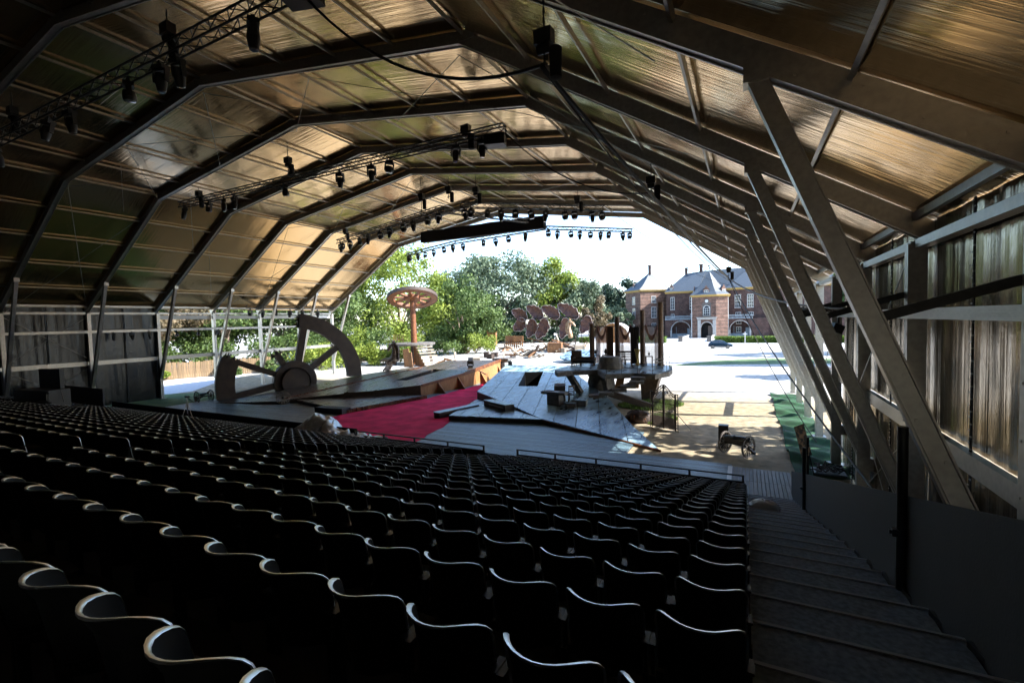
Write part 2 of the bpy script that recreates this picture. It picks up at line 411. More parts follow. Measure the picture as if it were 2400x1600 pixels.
foliage_mat('grass_blade', (.035, .09, .012), (.17, .24, .04), .4)

def uv_panel(o, fn):
    me = o.data; u = me.uv_layers.new(name='UVMap')
    for lp in me.loops:
        u.data[lp.index].uv = fn(me.vertices[lp.vertex_index].co)
def uv_wall(o):
    """box-projected uv in metres"""
    me = o.data; u = me.uv_layers.new(name='UVMap')
    for p in me.polygons:
        nrm = p.normal
        for li in p.loop_indices:
            c = me.vertices[me.loops[li].vertex_index].co
            t = Vector((-nrm.y, nrm.x, 0))
            if t.length < .1: u.data[li].uv = (c.x, c.y)
            else: t.normalize(); u.data[li].uv = (c.x*t.x+c.y*t.y, c.z)
# ================================================================ ground
g = MB(); N = 60
def gfn(u, v):
    x, y = -400+800*u, -120+720*v
    return x, y, 0.0
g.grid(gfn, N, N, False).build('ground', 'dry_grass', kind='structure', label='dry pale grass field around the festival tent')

# ================================================================ tent
XC, W, XK = -22.36, 25.889, 14.086
ZE, ZK, ZA = HC+1.512, HC+9.014, HC+11.153
def fy(n): return -1.807+5*n
EL, KL, AP, KR, ER = (XC-W, ZE), (XC-XK, ZK), (XC, ZA), (XC+XK, ZK), (XC+W, ZE)
F0, F1 = -2, 9
tent = thing('festival_tent', 'large polygonal festival tent with aluminium frames and reflective wrinkled roof', 'tent', (XC, 20, 0))
TO = Vector((XC, 20, 0))
def T(b):                                            # shift vertices into tent space
    b.v = [(x-TO.x, y-TO.y, z-TO.z) for x, y, z in b.v]; return b
POLY = [EL, KL, AP, KR, ER]
def miter(h):
    out = []
    for i, p in enumerate(POLY):
        ns = []
        for a, c in ((i-1, i), (i, i+1)):
            if a >= 0 and c < 5:
                d = Vector((POLY[c][0]-POLY[a][0], POLY[c][1]-POLY[a][1])).normalized(); ns.append(Vector((-d.y, d.x)))
        if len(ns) == 1: o = ns[0]*h
        else: m = (ns[0]+ns[1]).normalized(); o = m*(h/m.dot(ns[0]))
        out.append((p[0]+o.x, p[1]+o.y))
    return out
SKIN = miter(.43); PURL = miter(.30)
def seg_normal(a, b):
    d = Vector((b[0]-a[0], b[1]-a[1])).normalized(); return Vector((-d.y, d.x))      # points up / out
for n in range(F0, F1+1):
    y = fy(n)
    b = MB()
    for i in range(4):
        a, c = POLY[i], POLY[i+1]; nn = seg_normal(a, c)
        off = .20
        p0 = Vector((a[0]+nn.x*off, y, a[1]+nn.y*off)); p1 = Vector((c[0]+nn.x*off, y, c[1]+nn.y*off))
        b.beam(p0, p1, .20, .38, up=(nn.x, 0, nn.y), ext=.06)
        for s in (-1, 1):                             # keder lips along the lower flange
            q0 = p0+Vector((-nn.x*.20, s*.115, -nn.y*.20)); q1 = p1+Vector((-nn.x*.20, s*.115, -nn.y*.20))
            b.beam(q0, q1, .04, .045, up=(nn.x, 0, nn.y))
    for (px, pz) in (KL, AP, KR):                      # splice plates and bolts at the knees
        for s in (-1, 1):
            b.box((px, y+s*.108, pz+.2), (1.1, .014, .30))
            for k in range(6): b.box((px-.45+.18*k, y+s*.118, pz+.12+.16*(k % 2)), (.035, .02, .035))
    for i in range(4):
        a, c = POLY[i], POLY[i+1]; nn = seg_normal(a, c)
        for k in range(1, 16):
            t_ = k/16; b.box((a[0]+(c[0]-a[0])*t_+nn.x*(.12+.14*(k % 2)), y-.106, a[1]+(c[1]-a[1])*t_+nn.y*(.12+.14*(k % 2))), (.03, .016, .03))
    fr = T(b).build('portal_frame', 'aluminium', tent)
    for s in (-1, 1):
        xe = XC+s*(W-.18)
        p = MB().box((xe, y, ZE/2), (.34, .24, ZE-.1))
        for k in range(9): 
            p.box((xe-s*.176, y-.06, .6+k*.75), (.012, .04, .04)); p.box((xe-s*.176, y+.06, .9+k*.75), (.012, .04, .04))
        p.box((xe, y, .02), (.6, .5, .04))
        p.v = [(a-TO.x, b_-TO.y, c) for a, b_, c in p.v]; p.build('post', 'aluminium', fr)
        if s > 0 and n < 2: continue
        t = .289
        sx = W+(XK-W)*t; sz = ZE+(ZK-ZE)*t
        top = Vector((XC+s*sx, y, sz-.02)); bot = Vector((XC+s*(W-.10), y, 1.55))
        d = (top-bot).normalized(); up = Vector((-d.z, 0, d.x))
        st = MB().beam(bot, top, .17, .22, up=up)
        for k in range(14):
            pq = bot+(top-bot)*((k+.7)/14.5)+up*(.05 if k % 2 else -.05); st.box((pq.x, pq.y-.092, pq.z), (.035, .02, .035))
        for q in (-1, 1): st.beam(bot+up*.14*q, top+up*.12*q, .20, .025, up=up)
        st.box(tuple(top+Vector((s*.02, 0, .02))), (.34, .3, .34)); st.box(tuple(bot+Vector((s*.05, 0, -.05))), (.3, .28, .4))
        st.v = [(a-TO.x, b_-TO.y, c) for a, b_, c in st.v]; st.build('strut', 'aluminium', fr)

rng = random.Random(5)
for n in range(F0, F1):
    y0, y1 = fy(n)+.115, fy(n+1)-.115
    for i in range(4):
        a, c = POLY[i], POLY[i+1]; nn = seg_normal(a, c)
        # purlins
        for k in range(0, 5):
            if i == 0 and k == 0: continue
            if k == 0 and i in (1, 2, 3): t = 0.0
            else: t = k/5
            pa, pc = PURL[i], PURL[i+1]; q = Vector((pa[0]+(pc[0]-pa[0])*t, 0, pa[1]+(pc[1]-pa[1])*t))
            T(MB().beam((q.x, y0, q.z), (q.x, y1, q.z), .07, .10, up=(nn.x, 0, nn.y))).build('purlin', 'aluminium', tent)
        # membrane panel
        ph = rng.uniform(0, 20); L = math.hypot(c[0]-a[0], c[1]-a[1])
        def mf(u, v, a=SKIN[i], c=SKIN[i+1], nn=nn, ph=ph, L=L, y0=fy(n), y1=fy(n+1)):
            sag = -.10*math.sin(math.pi*u)*(.6+.4*math.sin(ph+v*9)) + .022*math.sin(ph*3+u*23+v*3)*math.sin(math.pi*u)
            x, z = a[0]+(c[0]-a[0])*v, a[1]+(c[1]-a[1])*v
            return x+nn.x*(sag*-.3)*math.sin(math.pi*v), y0+(y1-y0)*u, z+nn.y*(sag*-.3)*math.sin(math.pi*v)
        m = MB().grid(mf, 14, 20); o = T(m).build('membrane_panel', 'membrane', tent)
        uv = o.data.uv_layers.new(name='UVMap')
        for lp in o.data.loops:
            vi = lp.vertex_index; uv.data[lp.index].uv = ((vi % 15)/14*5+ph, (vi//15)/20*L+ph*1.7)
# eaves, wall rails
for s in (-1, 1):
    xe = XC+s*W
    for n in range(F0, F1):
        y0, y1 = fy(n)+.16, fy(n+1)-.16
        T(MB().beam((xe-s*.12, y0, ZE-.06), (xe-s*.12, y1, ZE-.06), .24, .18).beam((xe-s*.25, y0, ZE+.52), (xe-s*.25, y1, ZE+.52), .1, .16)).build('eave_beam', 'aluminium', tent)
        T(MB().beam((xe-s*.42, y0-.16, 6.31), (xe-s*.42, y1+.16, 6.31), .1, .20).beam((xe-s*.48, y0-.16, 6.395), (xe-s*.48, y1+.16, 6.395), .03, .035).beam((xe-s*.48, y0-.16, 6.31), (xe-s*.48, y1+.16, 6.31), .03, .03).beam((xe-s*.48, y0-.16, 6.225), (xe-s*.48, y1+.16, 6.225), .03, .035)).build('wall_rail', 'aluminium', tent)
        if s < 0 or n < 6 or n == 7:
            T(MB().beam((xe-s*.06, y0, 3.72), (xe-s*.06, y1, 3.72), .14, .34)).build('wind_beam', 'aluminium', tent)
# wall cloth
for s, n0, n1 in ((-1, F0, 5), (1, F0, 5)):
    xe = XC+s*(W+.02)
    for n in range(n0, n1):
        for (za, zb_) in ((3.86, ZE+.42), (.03, 3.62)):
            ph = rng.uniform(0, 30)
            def wf(u, v, xe=xe, n=n, za=za, zb_=zb_, ph=ph, s=s):
                fold = .016*math.sin(ph+u*23)*(.3+.7*v)+.006*math.sin(ph*2+u*67+v*2)
                return xe-s*(fold-.06), fy(n)+5.0*u, za+(zb_-za)*v
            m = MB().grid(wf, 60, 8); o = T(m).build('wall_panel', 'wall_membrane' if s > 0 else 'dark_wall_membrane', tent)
            uv = o.data.uv_layers.new(name='UVMap')
            for lp in o.data.loops:
                vi = lp.vertex_index; uv.data[lp.index].uv = ((vi % 61)/60*5+ph, (vi//61)/8*(zb_-za)+ph)
            ys = fy(n)+2.5
            T(MB().beam((xe-s*.06, ys, za+.02), (xe-s*.06, ys, zb_-.02), .07, .02, up=(1, 0, 0))).build('seam', 'black_cloth', tent)
            if s > 0 and n > 0:
                lc = MB()
                for k in range(int((zb_-za)/.11)): lc.box((xe-s*.075, ys+.035*(1 if k % 2 else -1), za+.08+.11*k), (.012, .05, .022))
                T(lc).build('lacing', 'white_paint', tent)
# unseen gable behind the audience, added to keep the interior dark
xo = -2.2; gp = [(EL[0], 0), EL, KL, AP, KR, ER, (ER[0], 6.2), (xo, 6.2), (xo, 0)]      # opening added behind the stair aisle to let light onto steps and seats
gy = fy(F0)-.2
gb = MB(); gb.add([(x, gy, z) for x, z in gp], [tuple(range(len(gp)))]); o = T(gb).build('added_gable_wall', 'black_cloth', tent)
# open bay at f5-f6 on the left: short valance under the eave
for n in range(5, 9):
    T(MB().box((EL[0]+.02, fy(n)+2.5, ZE-.42), (.03, 4.7, .36))).build('valance', 'white_paint', tent)
# steel cross cables
cab = []
def roofpt(i, t, n, drop=.3):
    a, c = POLY[i], POLY[i+1]; nn = seg_normal(a, c)
    return Vector((a[0]+(c[0]-a[0])*t-nn.x*drop, fy(n), a[1]+(c[1]-a[1])*t-nn.y*drop))
for n in (3, 6):
    for i, t0, t1 in ((0, 0, 1), (1, 0, .5), (1, .5, 1), (2, 0, .5), (2, .5, 1), (3, 0, .6)):
        cab.append((roofpt(i, t0, n), roofpt(i, t1, n+1))); cab.append((roofpt(i, t1, n), roofpt(i, t0, n+1)))
for n in (1,):
    for i, t0, t1 in ((2, .5, 1), (3, 0, .6)): cab.append((roofpt(i, t0, n), roofpt(i, t1, n+1)))
for n in (3,):
    x = EL[0]+.3
    cab += [((x, fy(n), 4.0), (x, fy(n+1), ZE-.3)), ((x, fy(n), ZE-.3), (x, fy(n+1), 4.0)), ((x, fy(n), 3.5), (x, fy(n+1), .4)), ((x, fy(n), .4), (x, fy(n+1), 3.5))]
    x = ER[0]-.3
    cab += [((x, fy(n), 4.0), (x, fy(n+1), ZE-.3)), ((x, fy(n), ZE-.3), (x, fy(n+1), 4.0)), ((x, fy(n), 3.5), (x, fy(n+1), .4)), ((x, fy(n), .4), (x, fy(n+1), 3.5))]
cab += [((EL[0]+.3, fy(6), 3.5), (EL[0]+.3, fy(7), .3)), ((ER[0]-.3, fy(5), 5.9), (ER[0]-.3, fy(6), 1.2)), ((ER[0]-.3, fy(6), 5.9), (ER[0]-.3, fy(7), 1.2))]
for a, c in cab: T(MB().tube([a, c], .014, 5)).build('bracing_cable', 'wire_steel', tent)
# thin hanging wires on the left roof
for x, n, z in ((-30.5, 3, 12.9), (-33.2, 4, 11.5), (-40, 5, 9)):
    T(MB().tube([(x, fy(n)+.2, z), (x, fy(n)+.2, ZK)], .01, 4)).build('hanging_wire', 'wire_steel', tent)
# tie beams between the right posts and struts
for n in range(2, 8):
    T(MB().beam((ER[0]-.33, fy(n)+.16, 6.74), (1.5, fy(n)+.16, 6.22), .08, .14)).build('tie_beam', 'dark_steel', tent)
T(MB().beam((1.75, fy(1), 9.6), (2.62, fy(1), 7.9), .2, .26, up=(1, 0, 1)).beam((1.62, fy(1)-.02, 9.6), (2.49, fy(1)-.02, 7.9), .235, .03, up=(1, 0, 1))).build('short_strut', 'aluminium', tent)
# ================================================================ raked stand and seats
D, B, Y0, Z0, PX = .74, .2075, 2.27, 4.916, .4875
SEATH = .80
def row_y(i): return Y0+D*i
def row_floor(i): return Z0-B*i-SEATH
# one seat, origin on the floor under the backrest, facing +y
def back_mesh(nx, nt, lip=True):
    b = MB(); hw, rc, th = .205, .105, .013
    zb, zt = .36, .80
    def pt(s, t, side):
        x = s*hw*(1-.06*(1-t)); ax = abs(s)*hw; x0 = hw-rc
        top = zt-(rc-math.sqrt(max(0, rc*rc-max(0, ax-x0)**2)))*1.0
        z = zb+(top-zb)*t
        y = .15*(s*s)-.075*((z-zb)/(zt-zb))+.05+.028*max(0, (z-zt+.06)/.06)**2*-1
        nrm = Vector((-.30*s/hw*.5, 1, -.17)).normalized()
        return Vector((x, y, z))+nrm*(th/2*side)
    g = {}
    for side in (-1, 1):
        for j in range(nt+1):
            for i in range(nx+1):
                g[side, i, j] = len(b.v); b.v.append(tuple(pt(math.sin(math.pi/2*(-1+2*i/nx)), j/nt, side)))
        for j in range(nt):
            for i in range(nx):
                q = (g[side, i, j], g[side, i+1, j], g[side, i+1, j+1], g[side, i, j+1])
                b.f.append(q if side < 0 else q[::-1]); b.sm.append(True)
    if not lip: return b
    l = MB()
    edge = [(i, nt) for i in range(nx+1)]; edge = [(0, j) for j in range(nt)]+edge+[(nx, j) for j in reversed(range(nt))]
    prev = None
    for (i, j) in edge:
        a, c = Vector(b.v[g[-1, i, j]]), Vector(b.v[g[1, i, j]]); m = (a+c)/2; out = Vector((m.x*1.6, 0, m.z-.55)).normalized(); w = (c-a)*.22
        k = len(l.v); l.v += [tuple(a-w), tuple(a-w*.8+out*.013), tuple(m+out*.0125), tuple(c+w*.6+out*.007), tuple(c+w)]  # back edge raised so the rim top catches light from the opening
        ring = tuple(range(k, k+5))
        if prev:
            for q in range(4): l.f.append((prev[q], ring[q], ring[q+1], prev[q+1])); l.sm.append(True)
        prev = ring
    return b, l
def seat_mesh(n):
    b = MB()
    def top(u, v): 
        s = -1+2*u; return Vector((s*.20*(1-.25*(1-v)**3), .04+.40*v*(1-.10*s*s), .43+.03*s*s-.02*math.sin(v*2.6)+.03*v))
    b.grid(top, n, n)
    b.grid(lambda u, v: top(1-u, v)-Vector((0, 0, .03)), n, n)
    b.grid(lambda u, v: top(u, 1)-Vector((0, 0, .03*v)), n, 1); return b
def arm_mesh():
    return MB().box((.226, .15, .56), (.034, .10, .016)), MB().box((.226, .13, .475), (.016, .03, .15)).box((.226, .13, .20), (.03, .05, .40))
def foot_mesh():
    return MB().beam((-.21, .13, .40), (.21, .13, .40), .03, .05)
proto = thing('stand_seat', 'black plastic stand seat', 'seat', (0, 0, 0))
bk, lp_ = back_mesh(16, 5); bk = bk.build('backrest', 'seat_plastic', proto); lp_.build('edge_lip', 'seat_edge_glint', bk); seat_mesh(4).build('seat_pan', 'seat_plastic', proto)
for sx in (-1, 1):
    pad, post = arm_mesh()
    for q in (pad, post):
        if sx < 0: q.v = [(-x, y, z) for x, y, z in q.v]; q.f = [f[::-1] for f in q.f]
    arm = pad.build('armrest', 'seat_metal', proto); post.build('arm_post', 'black_paint', arm)
foot_mesh().build('leg_frame', 'black_paint', proto)
note_kids(proto)

cols = [-.21-PX*k for k in range(18)] + [-11.1-PX*k for k in range(72)]
spots = []
rj = random.Random(3)
for i in range(-2, 20):
    for k, x in enumerate(cols):
        y = row_y(i)
        if -37.9 < x < -32.6 and 9.2 < y < 12.6: continue       # mixing desk platform
        if x < -22.5 and y > 15.9: continue
        if y > 16.55: continue
        q = view((x, y, Z0-B*i))
        if q is None: continue
        if abs(q[0]) > 1.5 or abs(q[1]) > 1.1: continue
        spots.append((q[2]+(100 if abs(q[0]) > 1.05 or abs(q[1]) > .74 else 0), i, k, x, y))
spots.sort()
rest = MB(); lips = MB(); (rb, rl), rs = back_mesh(8, 3), seat_mesh(2); ra = MB()
for sx in (-1, 1):
    ra.box((sx*.226, .16, .585), (.035, .12, .022)).box((sx*.226, .13, .29), (.03, .05, .58))
GA, GB = 'black seats of the raked stand', ''
for n, (dep, i, k, x, y) in enumerate(spots):
    z = row_floor(i); rz = rj.uniform(-.02, .02); yj = y+rj.uniform(-.008, .008)
    if n < 300:
        block = 'right-hand aisle' if k < 18 else 'middle aisle'
        kk = k if k < 18 else k-18
        side = 'left of the right aisle' if k < 18 else 'left of the middle aisle'
        lab = 'black seat, %s %s, %s row from the camera' % (ordinal(kk), side, ordinal(i+2))
        if n == 0:
            proto.location = (x, yj, z); proto.rotation_euler = (0, 0, rz); proto['label'] = lab; proto['group'] = GA
        else: copy_thing(proto, (x, yj, z), (0, 0, rz), lab, GA)
    else:
        c, s = math.cos(rz), math.sin(rz)
        for m in (rb, rs):
            rest.add([(x+a_*c-b_*s, yj+a_*s+b_*c, z+c_) for a_, b_, c_ in m.v], m.f, True)
        lips.add([(x+a_*c-b_*s, yj+a_*s+b_*c, z+c_) for a_, b_, c_ in rl.v], rl.f, True)
        rest.add([(x+a_*c-b_*s, yj+a_*s+b_*c, z+c_) for a_, b_, c_ in ra.v], ra.f, False)
fs = link('far_seats', None, kind='stuff', label='rows of small black seats farther down the raked stand')
lips.build('edge_lips', 'seat_edge_glint', fs, kind='stuff')
rest.build('seat_shells', 'seat_plastic', fs, kind='stuff')
#(, 'seat_plastic', kind='stuff', label='rows of small black seats farther down the raked stand')

stand = thing('seating_stand', 'raked black timber stand carrying the seat rows', 'stand', (-20, 9, 0))
SO = Vector((-20, 9, 0))
def S_(b): b.v = [(x-SO.x, y-SO.y, z) for x, y, z in b.v]; return b
for i in range(-5, 20):
    z = row_floor(i)
    if z < .05: z = .05
    S_(MB().box((-23.1, row_y(i)+.12, z/2), (46.2, D-.004, z))).build('tier', 'black_panel', stand)
# stair aisle on the right: one step per riser
stair = thing('aisle_stair', 'dark carpeted stair aisle running down beside the seats', 'stair', (.7, 9, 0))
for i in range(-4, 22):
    y = 2.05+.74*i; z = 1.01-.287*(y+.2-14.26)
    if z < .1: break
    m = MB().box((.70-.7, y+.37-9, z/2), (1.36, .745, z))
    st_ = m.build('step', 'step_carpet', stair); MB().box((0, y+.735-9, z-.008), (1.37, .028, .03)).build('nosing', 'nosing', st_)
    MB().box((.70+.01, y+.55-9, z+.02), (.05, .22, .045), rz=.2).build('bracket', 'seat_metal', stair)
# black side wall panels
for j, (ya, yb_, lab) in enumerate(((-1.5, 5.72, 'nearest dark side panel along the stair aisle, largest in view'), (5.76, 14.28, 'long dark side panel along the stair aisle, behind the near black pole'), (14.32, 18.48, 'farthest and smallest dark side panel at the foot of the stair aisle'))):
    def top(y): return 4.52-.286*(y-5.78)+.02
    p = MB().add([(x, y, zz) for x in (1.40, 1.44) for (y, zz) in ((ya, max(0, top(ya)-1.25)), (yb_, max(0, top(yb_)-1.25)), (yb_, top(yb_)), (ya, top(ya)))],
                 [(3, 2, 1, 0), (4, 5, 6, 7), (0, 1, 5, 4), (1, 2, 6, 5), (2, 3, 7, 6), (3, 0, 4, 7)])
    p.build('aisle_barrier', 'black_panel', label=lab, cat='panel', group='panels along the stair aisle')
for (y, h, lab) in ((5.72, 5.24, 'near black pole clamped to the side panels, left of the slanted struts'), (14.28, 2.82, 'short far black pole at the side panels beside the printed board')):
    t = thing('panel_pole', lab, 'pole', (1.37, y, 0), group='poles along the stair aisle')
    zf = 1.01-.287*(y-14.26)
    MB().tube([(0, 0, zf-.2), (0, 0, h)], .045, 10).build('tube', 'black_paint', t)
    MB().box((0, 0, zf+.72), (.16, .07, .07)).tube([(-.1, 0, zf+.72), (.12, 0, zf+.72)], .02, 6).build('clamp', 'seat_metal', t)
# bag lying on the steps
bag = MB(); rg = random.Random(8)
bag.sphere((0, 0, .17), .36, 18, 12, (1.0, .8, .55), .10, rg)
bag.build('sack', 'bag_white', loc=(.40, 12.75, 1.44), label='crumpled white sack lying on the stair aisle', cat='sack')

# ---------------------------------------------------------------- front rail
def rail(xa, xb, lab):
    t = thing('front_rail', lab, 'railing', ((xa+xb)/2, 17.05, 0), group='railings in front of the first seat row')
    w = xb-xa
    MB().box((0, 0, 1.0), (w, .05, .05)).box((0, 0, .80), (w, .04, .03)).build('top_bar', 'dark_steel', t)
    MB().box((0, .03, .40), (w, .03, .76)).build('cloth_panel', 'black_cloth', t)
    k = max(2, int(w/1.6))
    for j in range(k+1): MB().box((-w/2+.04+(w-.08)*j/k, 0, .51), (.07, .06, 1.02)).build('post', 'dark_steel', t)
rail(-8.55, -.06, 'black front rail at the right, between the gap and the stair aisle')
rail(-17.7, -10.1, 'black front rail in the middle, from the silver tarpaulin to the gap')
MB().box((0, 0, .52), (25.0, .06, 1.04)).build('stage_front_wall', 'black_cloth', loc=(-30.3, 17.3, 0), label='low black wall across the stage front at the left', cat='wall')
t = thing('front_step', 'pale step box with speaker in the gap of the front rail', 'step', (-9.35, 17.2, 0))
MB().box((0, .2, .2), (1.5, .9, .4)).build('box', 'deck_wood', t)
t = thing('floor_monitor', 'small black floor speaker in the gap of the front rail', 'speaker', (-9.75, 17.05, .4))
MB().prism([(-.28, -.16), (.28, -.16), (.28, .16), (-.28, .16)], 0, lambda x, y: .36 if y < 0 else .26).build('cabinet', 'black_paint', t)
MB().box((0, -.165, .19), (.44, .01, .2)).build('grille', 'seat_metal', t)
# silver tarpaulin over a box in front row
rg = random.Random(12)
tp = MB()
def tarp(u, v):
    x = -22.6+6.2*u; y = 15.7+2.4*v
    hx = math.exp(-((x+20.3)/1.15)**4)*math.exp(-((y-17.3)/.75)**4)
    h = .72+.95*hx*(1-.22*(x+21)) + .25*math.exp(-((x+18.6)/1.0)**2)*math.exp(-((y-16.7)/.7)**2)
    h += .10*math.sin(x*4.1+y*3)*math.sin(y*5.3-x)*(.4+u)+.05*math.sin(x*13+y*7)+rg.uniform(-.03, .03)
    return x+.1*math.sin(y*6), y+.12*math.sin(x*5), max(.25, h-.5*abs(2*v-1)**5-.5*max(0, .12-u)*3)
tp.grid(tarp, 60, 26).build('silver_tarpaulin', 'tarp_silver', label='crumpled silver tarpaulin over a box at the front seats', cat='tarpaulin')
# tripod
t = thing('tripod', 'thin metal tripod standing before the left stage wall', 'tripod', (-28.9, 15.2, .9))
MB().tube([(0, 0, .55), (0, 0, 1.5)], .025, 6).build('column', 'wire_steel', t)
for a in (.4, 2.5, 4.6): MB().tube([(0, 0, 1.25), (.5*math.cos(a), .5*math.sin(a), -.3)], .02, 6).build('leg', 'wire_steel', t)
MB().box((.05, 0, 1.55), (.3, .12, .1)).tube([(.1, 0, 1.5), (.5, .1, 1.25)], .015, 5).build('head', 'black_paint', t)
# mixing desk on its platform
t = thing('mixing_platform', 'dark platform on metal legs among the left seats', 'platform', (-35.3, 11.0, 0))
MB().box((0, 0, 2.10), (4.9, 2.4, .14)).build('deck', 'black_panel', t)
for dx in (-2.2, -.6, 1.1, 2.2):
    for dy in (-1.05, 1.05): MB().tube([(dx, dy, .9), (dx, dy, 2.03)], .05, 6).build('leg', 'aluminium', t)
t = thing('flight_case', 'big black flight case with open lid on the left platform', 'case', (-35.6, 11.2, 2.17), .15)
MB().box((0, 0, .5), (2.9, 1.1, 1.0)).build('body', 'black_paint', t)
MB().box((0, .45, 1.55), (1.9, .16, 1.1)).box((.96, .45, 1.55), (.03, .2, 1.12)).build('lid', 'black_paint', t)
MB().box((.6, .36, 1.15), (.5, .02, .05)).beam((1.45, .1, 1.0), (1.7, .1, .3), .03, .03).build('latch_strip', 'seat_metal', t)
t = thing('mixing_desk', 'low black mixing desk under a cover beside the open case', 'mixing desk', (-34.2, 10.3, 2.17), -.1)
MB().prism([(-1.4, -.5), (1.4, -.5), (1.4, .5), (-1.4, .5)], 0, lambda x, y: .22 if y < 0 else .5).build('console', 'black_cloth', t)
MB().box((1.0, .45, .75), (.06, .06, .5)).sphere((1.0, .45, 1.0), .09, 8, 6).build('lamp_arm', 'black_paint', t)
MB().box((0, 0, 1.35), (8.5, .08, 1.5)).build('stand_wall', 'black_panel', loc=(-42.2, 14.9, .45), label='low black wall behind the far left seat rows', cat='wall')
# ================================================================ stage deck
rng = random.Random(21)
deck = tag(MB().prism([(-42, 17.45), (-.55, 17.45), (-.55, 21.3), (-5.0, 21.3), (-5.0, 25.7), (-42, 25.7)], .0, .05).build('stage_deck', 'black_panel'), 'wide grey plank stage deck in front of the ramps', None, None, 'structure')
yy = 17.45
while yy < 25.4:
    x = -42; xe_ = -.55 if yy < 21.1 else -5.0
    while x < xe_:
        L = rng.choice((3.6, 4.2, 4.8)); x2 = min(x+L, xe_)
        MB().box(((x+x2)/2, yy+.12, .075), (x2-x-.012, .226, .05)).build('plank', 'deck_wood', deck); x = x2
    yy += .24
bo = link('side_boards', None, loc=(.45, 19.2, 0), kind='structure', label='small platform of pale boards below the stair aisle')
for k in range(16):
    x = -.93+.13*k
    for (ya, yb_) in ((-1.75, .1), (.105, 1.72)): MB().box((x, (ya+yb_)/2, .07), (.118, yb_-ya-.004, .1)).build('board', 'board_wood', bo)
MB().box((-.98-.06, .6, .075), (.16, 2.2, .13)).build('edge_board', 'white_paint', bo)
# ---------------------------------------------------------------- carpet
cp = MB(); pts = [(-25.5, 17.5), (-15.2, 17.5), (-16.4, 23.2), (-18.9, 30.8), (-22.3, 43.0), (-23.4, 43.0), (-23.6, 31.2), (-25.2, 23.7)]
le, re_ = [(-25.5, 17.5), (-25.2, 23.7), (-23.6, 31.2), (-23.4, 43.0)], [(-15.2, 17.5), (-16.4, 23.2), (-18.9, 30.8), (-22.3, 43.0)]
def along(e, v):
    v *= 3; k = min(2, int(v)); t_ = v-k; return e[k][0]+(e[k+1][0]-e[k][0])*t_, e[k][1]+(e[k+1][1]-e[k][1])*t_
rgc = random.Random(19)
def cpf(u, v):
    a_, b_ = along(le, v), along(re_, v); x, y = a_[0]+(b_[0]-a_[0])*u, a_[1]+(b_[1]-a_[1])*u
    return x+(.05*math.sin(y*2.3)+.03*math.sin(y*5.1))*(1 if u in (0, 1) else 0), y, .112+.012*math.sin(y*1.9+x*.4)*math.sin(x*1.1)**2+rgc.uniform(0, .006)
cp.grid(cpf, 40, 90).build('red_carpet', 'red_carpet', label='wide red carpet running up the middle of the stage', cat='carpet')
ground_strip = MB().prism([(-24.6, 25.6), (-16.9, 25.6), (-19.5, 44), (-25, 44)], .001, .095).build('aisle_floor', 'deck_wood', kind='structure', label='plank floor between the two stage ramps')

# ---------------------------------------------------------------- right ramp: a tilted plane of wide boards with a square hole
def zr_(x, y): return .1-.0122*(x+3.72)+.0678*(y-22.45)
ramp_r = thing('right_ramp', 'big sloping stage ramp of pale scuffed boards with a dark square trapdoor', 'ramp', (-12, 33, 0))
RO = Vector((-12, 33, 0))
def off(b, o): b.v = [(x-o.x, y-o.y, z-o.z) for x, y, z in b.v]; return b
poly_r = [(-3.73, 22.5), (-5.58, 25.65), (-8.91, 32.25), (-12.5, 37.9), (-16.18, 43.97), (-22.62, 43.28), (-18.95, 31.08), (-14.24, 27.9), (-11.16, 25.58)]
hole = [(-16.64, 33.7), (-15.08, 34.11), (-17.2, 40.38), (-18.86, 39.83)]
for p in strips(poly_r, R(107), 1.35, .04, cut=hole):
    off(MB().prism(p, lambda x, y: zr_(x, y)-.06, zr_), RO).build('board', 'sky_tinted_paint', ramp_r)
def skirt(poly, zf, z0, m, o, root, name='side_skirt', inset=.04):
    k = len(poly)
    for i in range(k):
        a, c = poly[i], poly[(i+1) % k]
        off(MB().add([(a[0], a[1], z0), (c[0], c[1], z0), (c[0], c[1], zf(*c)-.065), (a[0], a[1], zf(*a)-.065)], [(0, 1, 2, 3)]), o).build(name, m, root)
skirt(poly_r, zr_, .0, 'edge_wood', RO, ramp_r)
hb = MB()
for i in range(4):
    a, c = hole[i], hole[(i+1) % 4]
    hb.add([(a[0], a[1], .05), (c[0], c[1], .05), (c[0], c[1], zr_(*c)-.062), (a[0], a[1], zr_(*a)-.062)], [(0, 1, 2, 3)])
hb.add([(x, y, .06) for x, y in hole], [(0, 1, 2, 3)])
off(hb, RO).build('trapdoor_shaft', 'dark_void', ramp_r)
# frayed lower edge
fb = MB(); rg = random.Random(4)
for i in range(60):
    t = i/59; x = -11.16+(7.5)*t; y = 25.58-3.1*t-.02
    fb.box((x, y-.03, zr_(x, y)*.45), (.14, rg.uniform(.05, .12), max(.05, zr_(x, y)*rg.uniform(.7, .98))), rz=-.4+rg.uniform(-.2, .2))
off(fb, RO).build('frayed_edge', 'rust_wood', ramp_r)

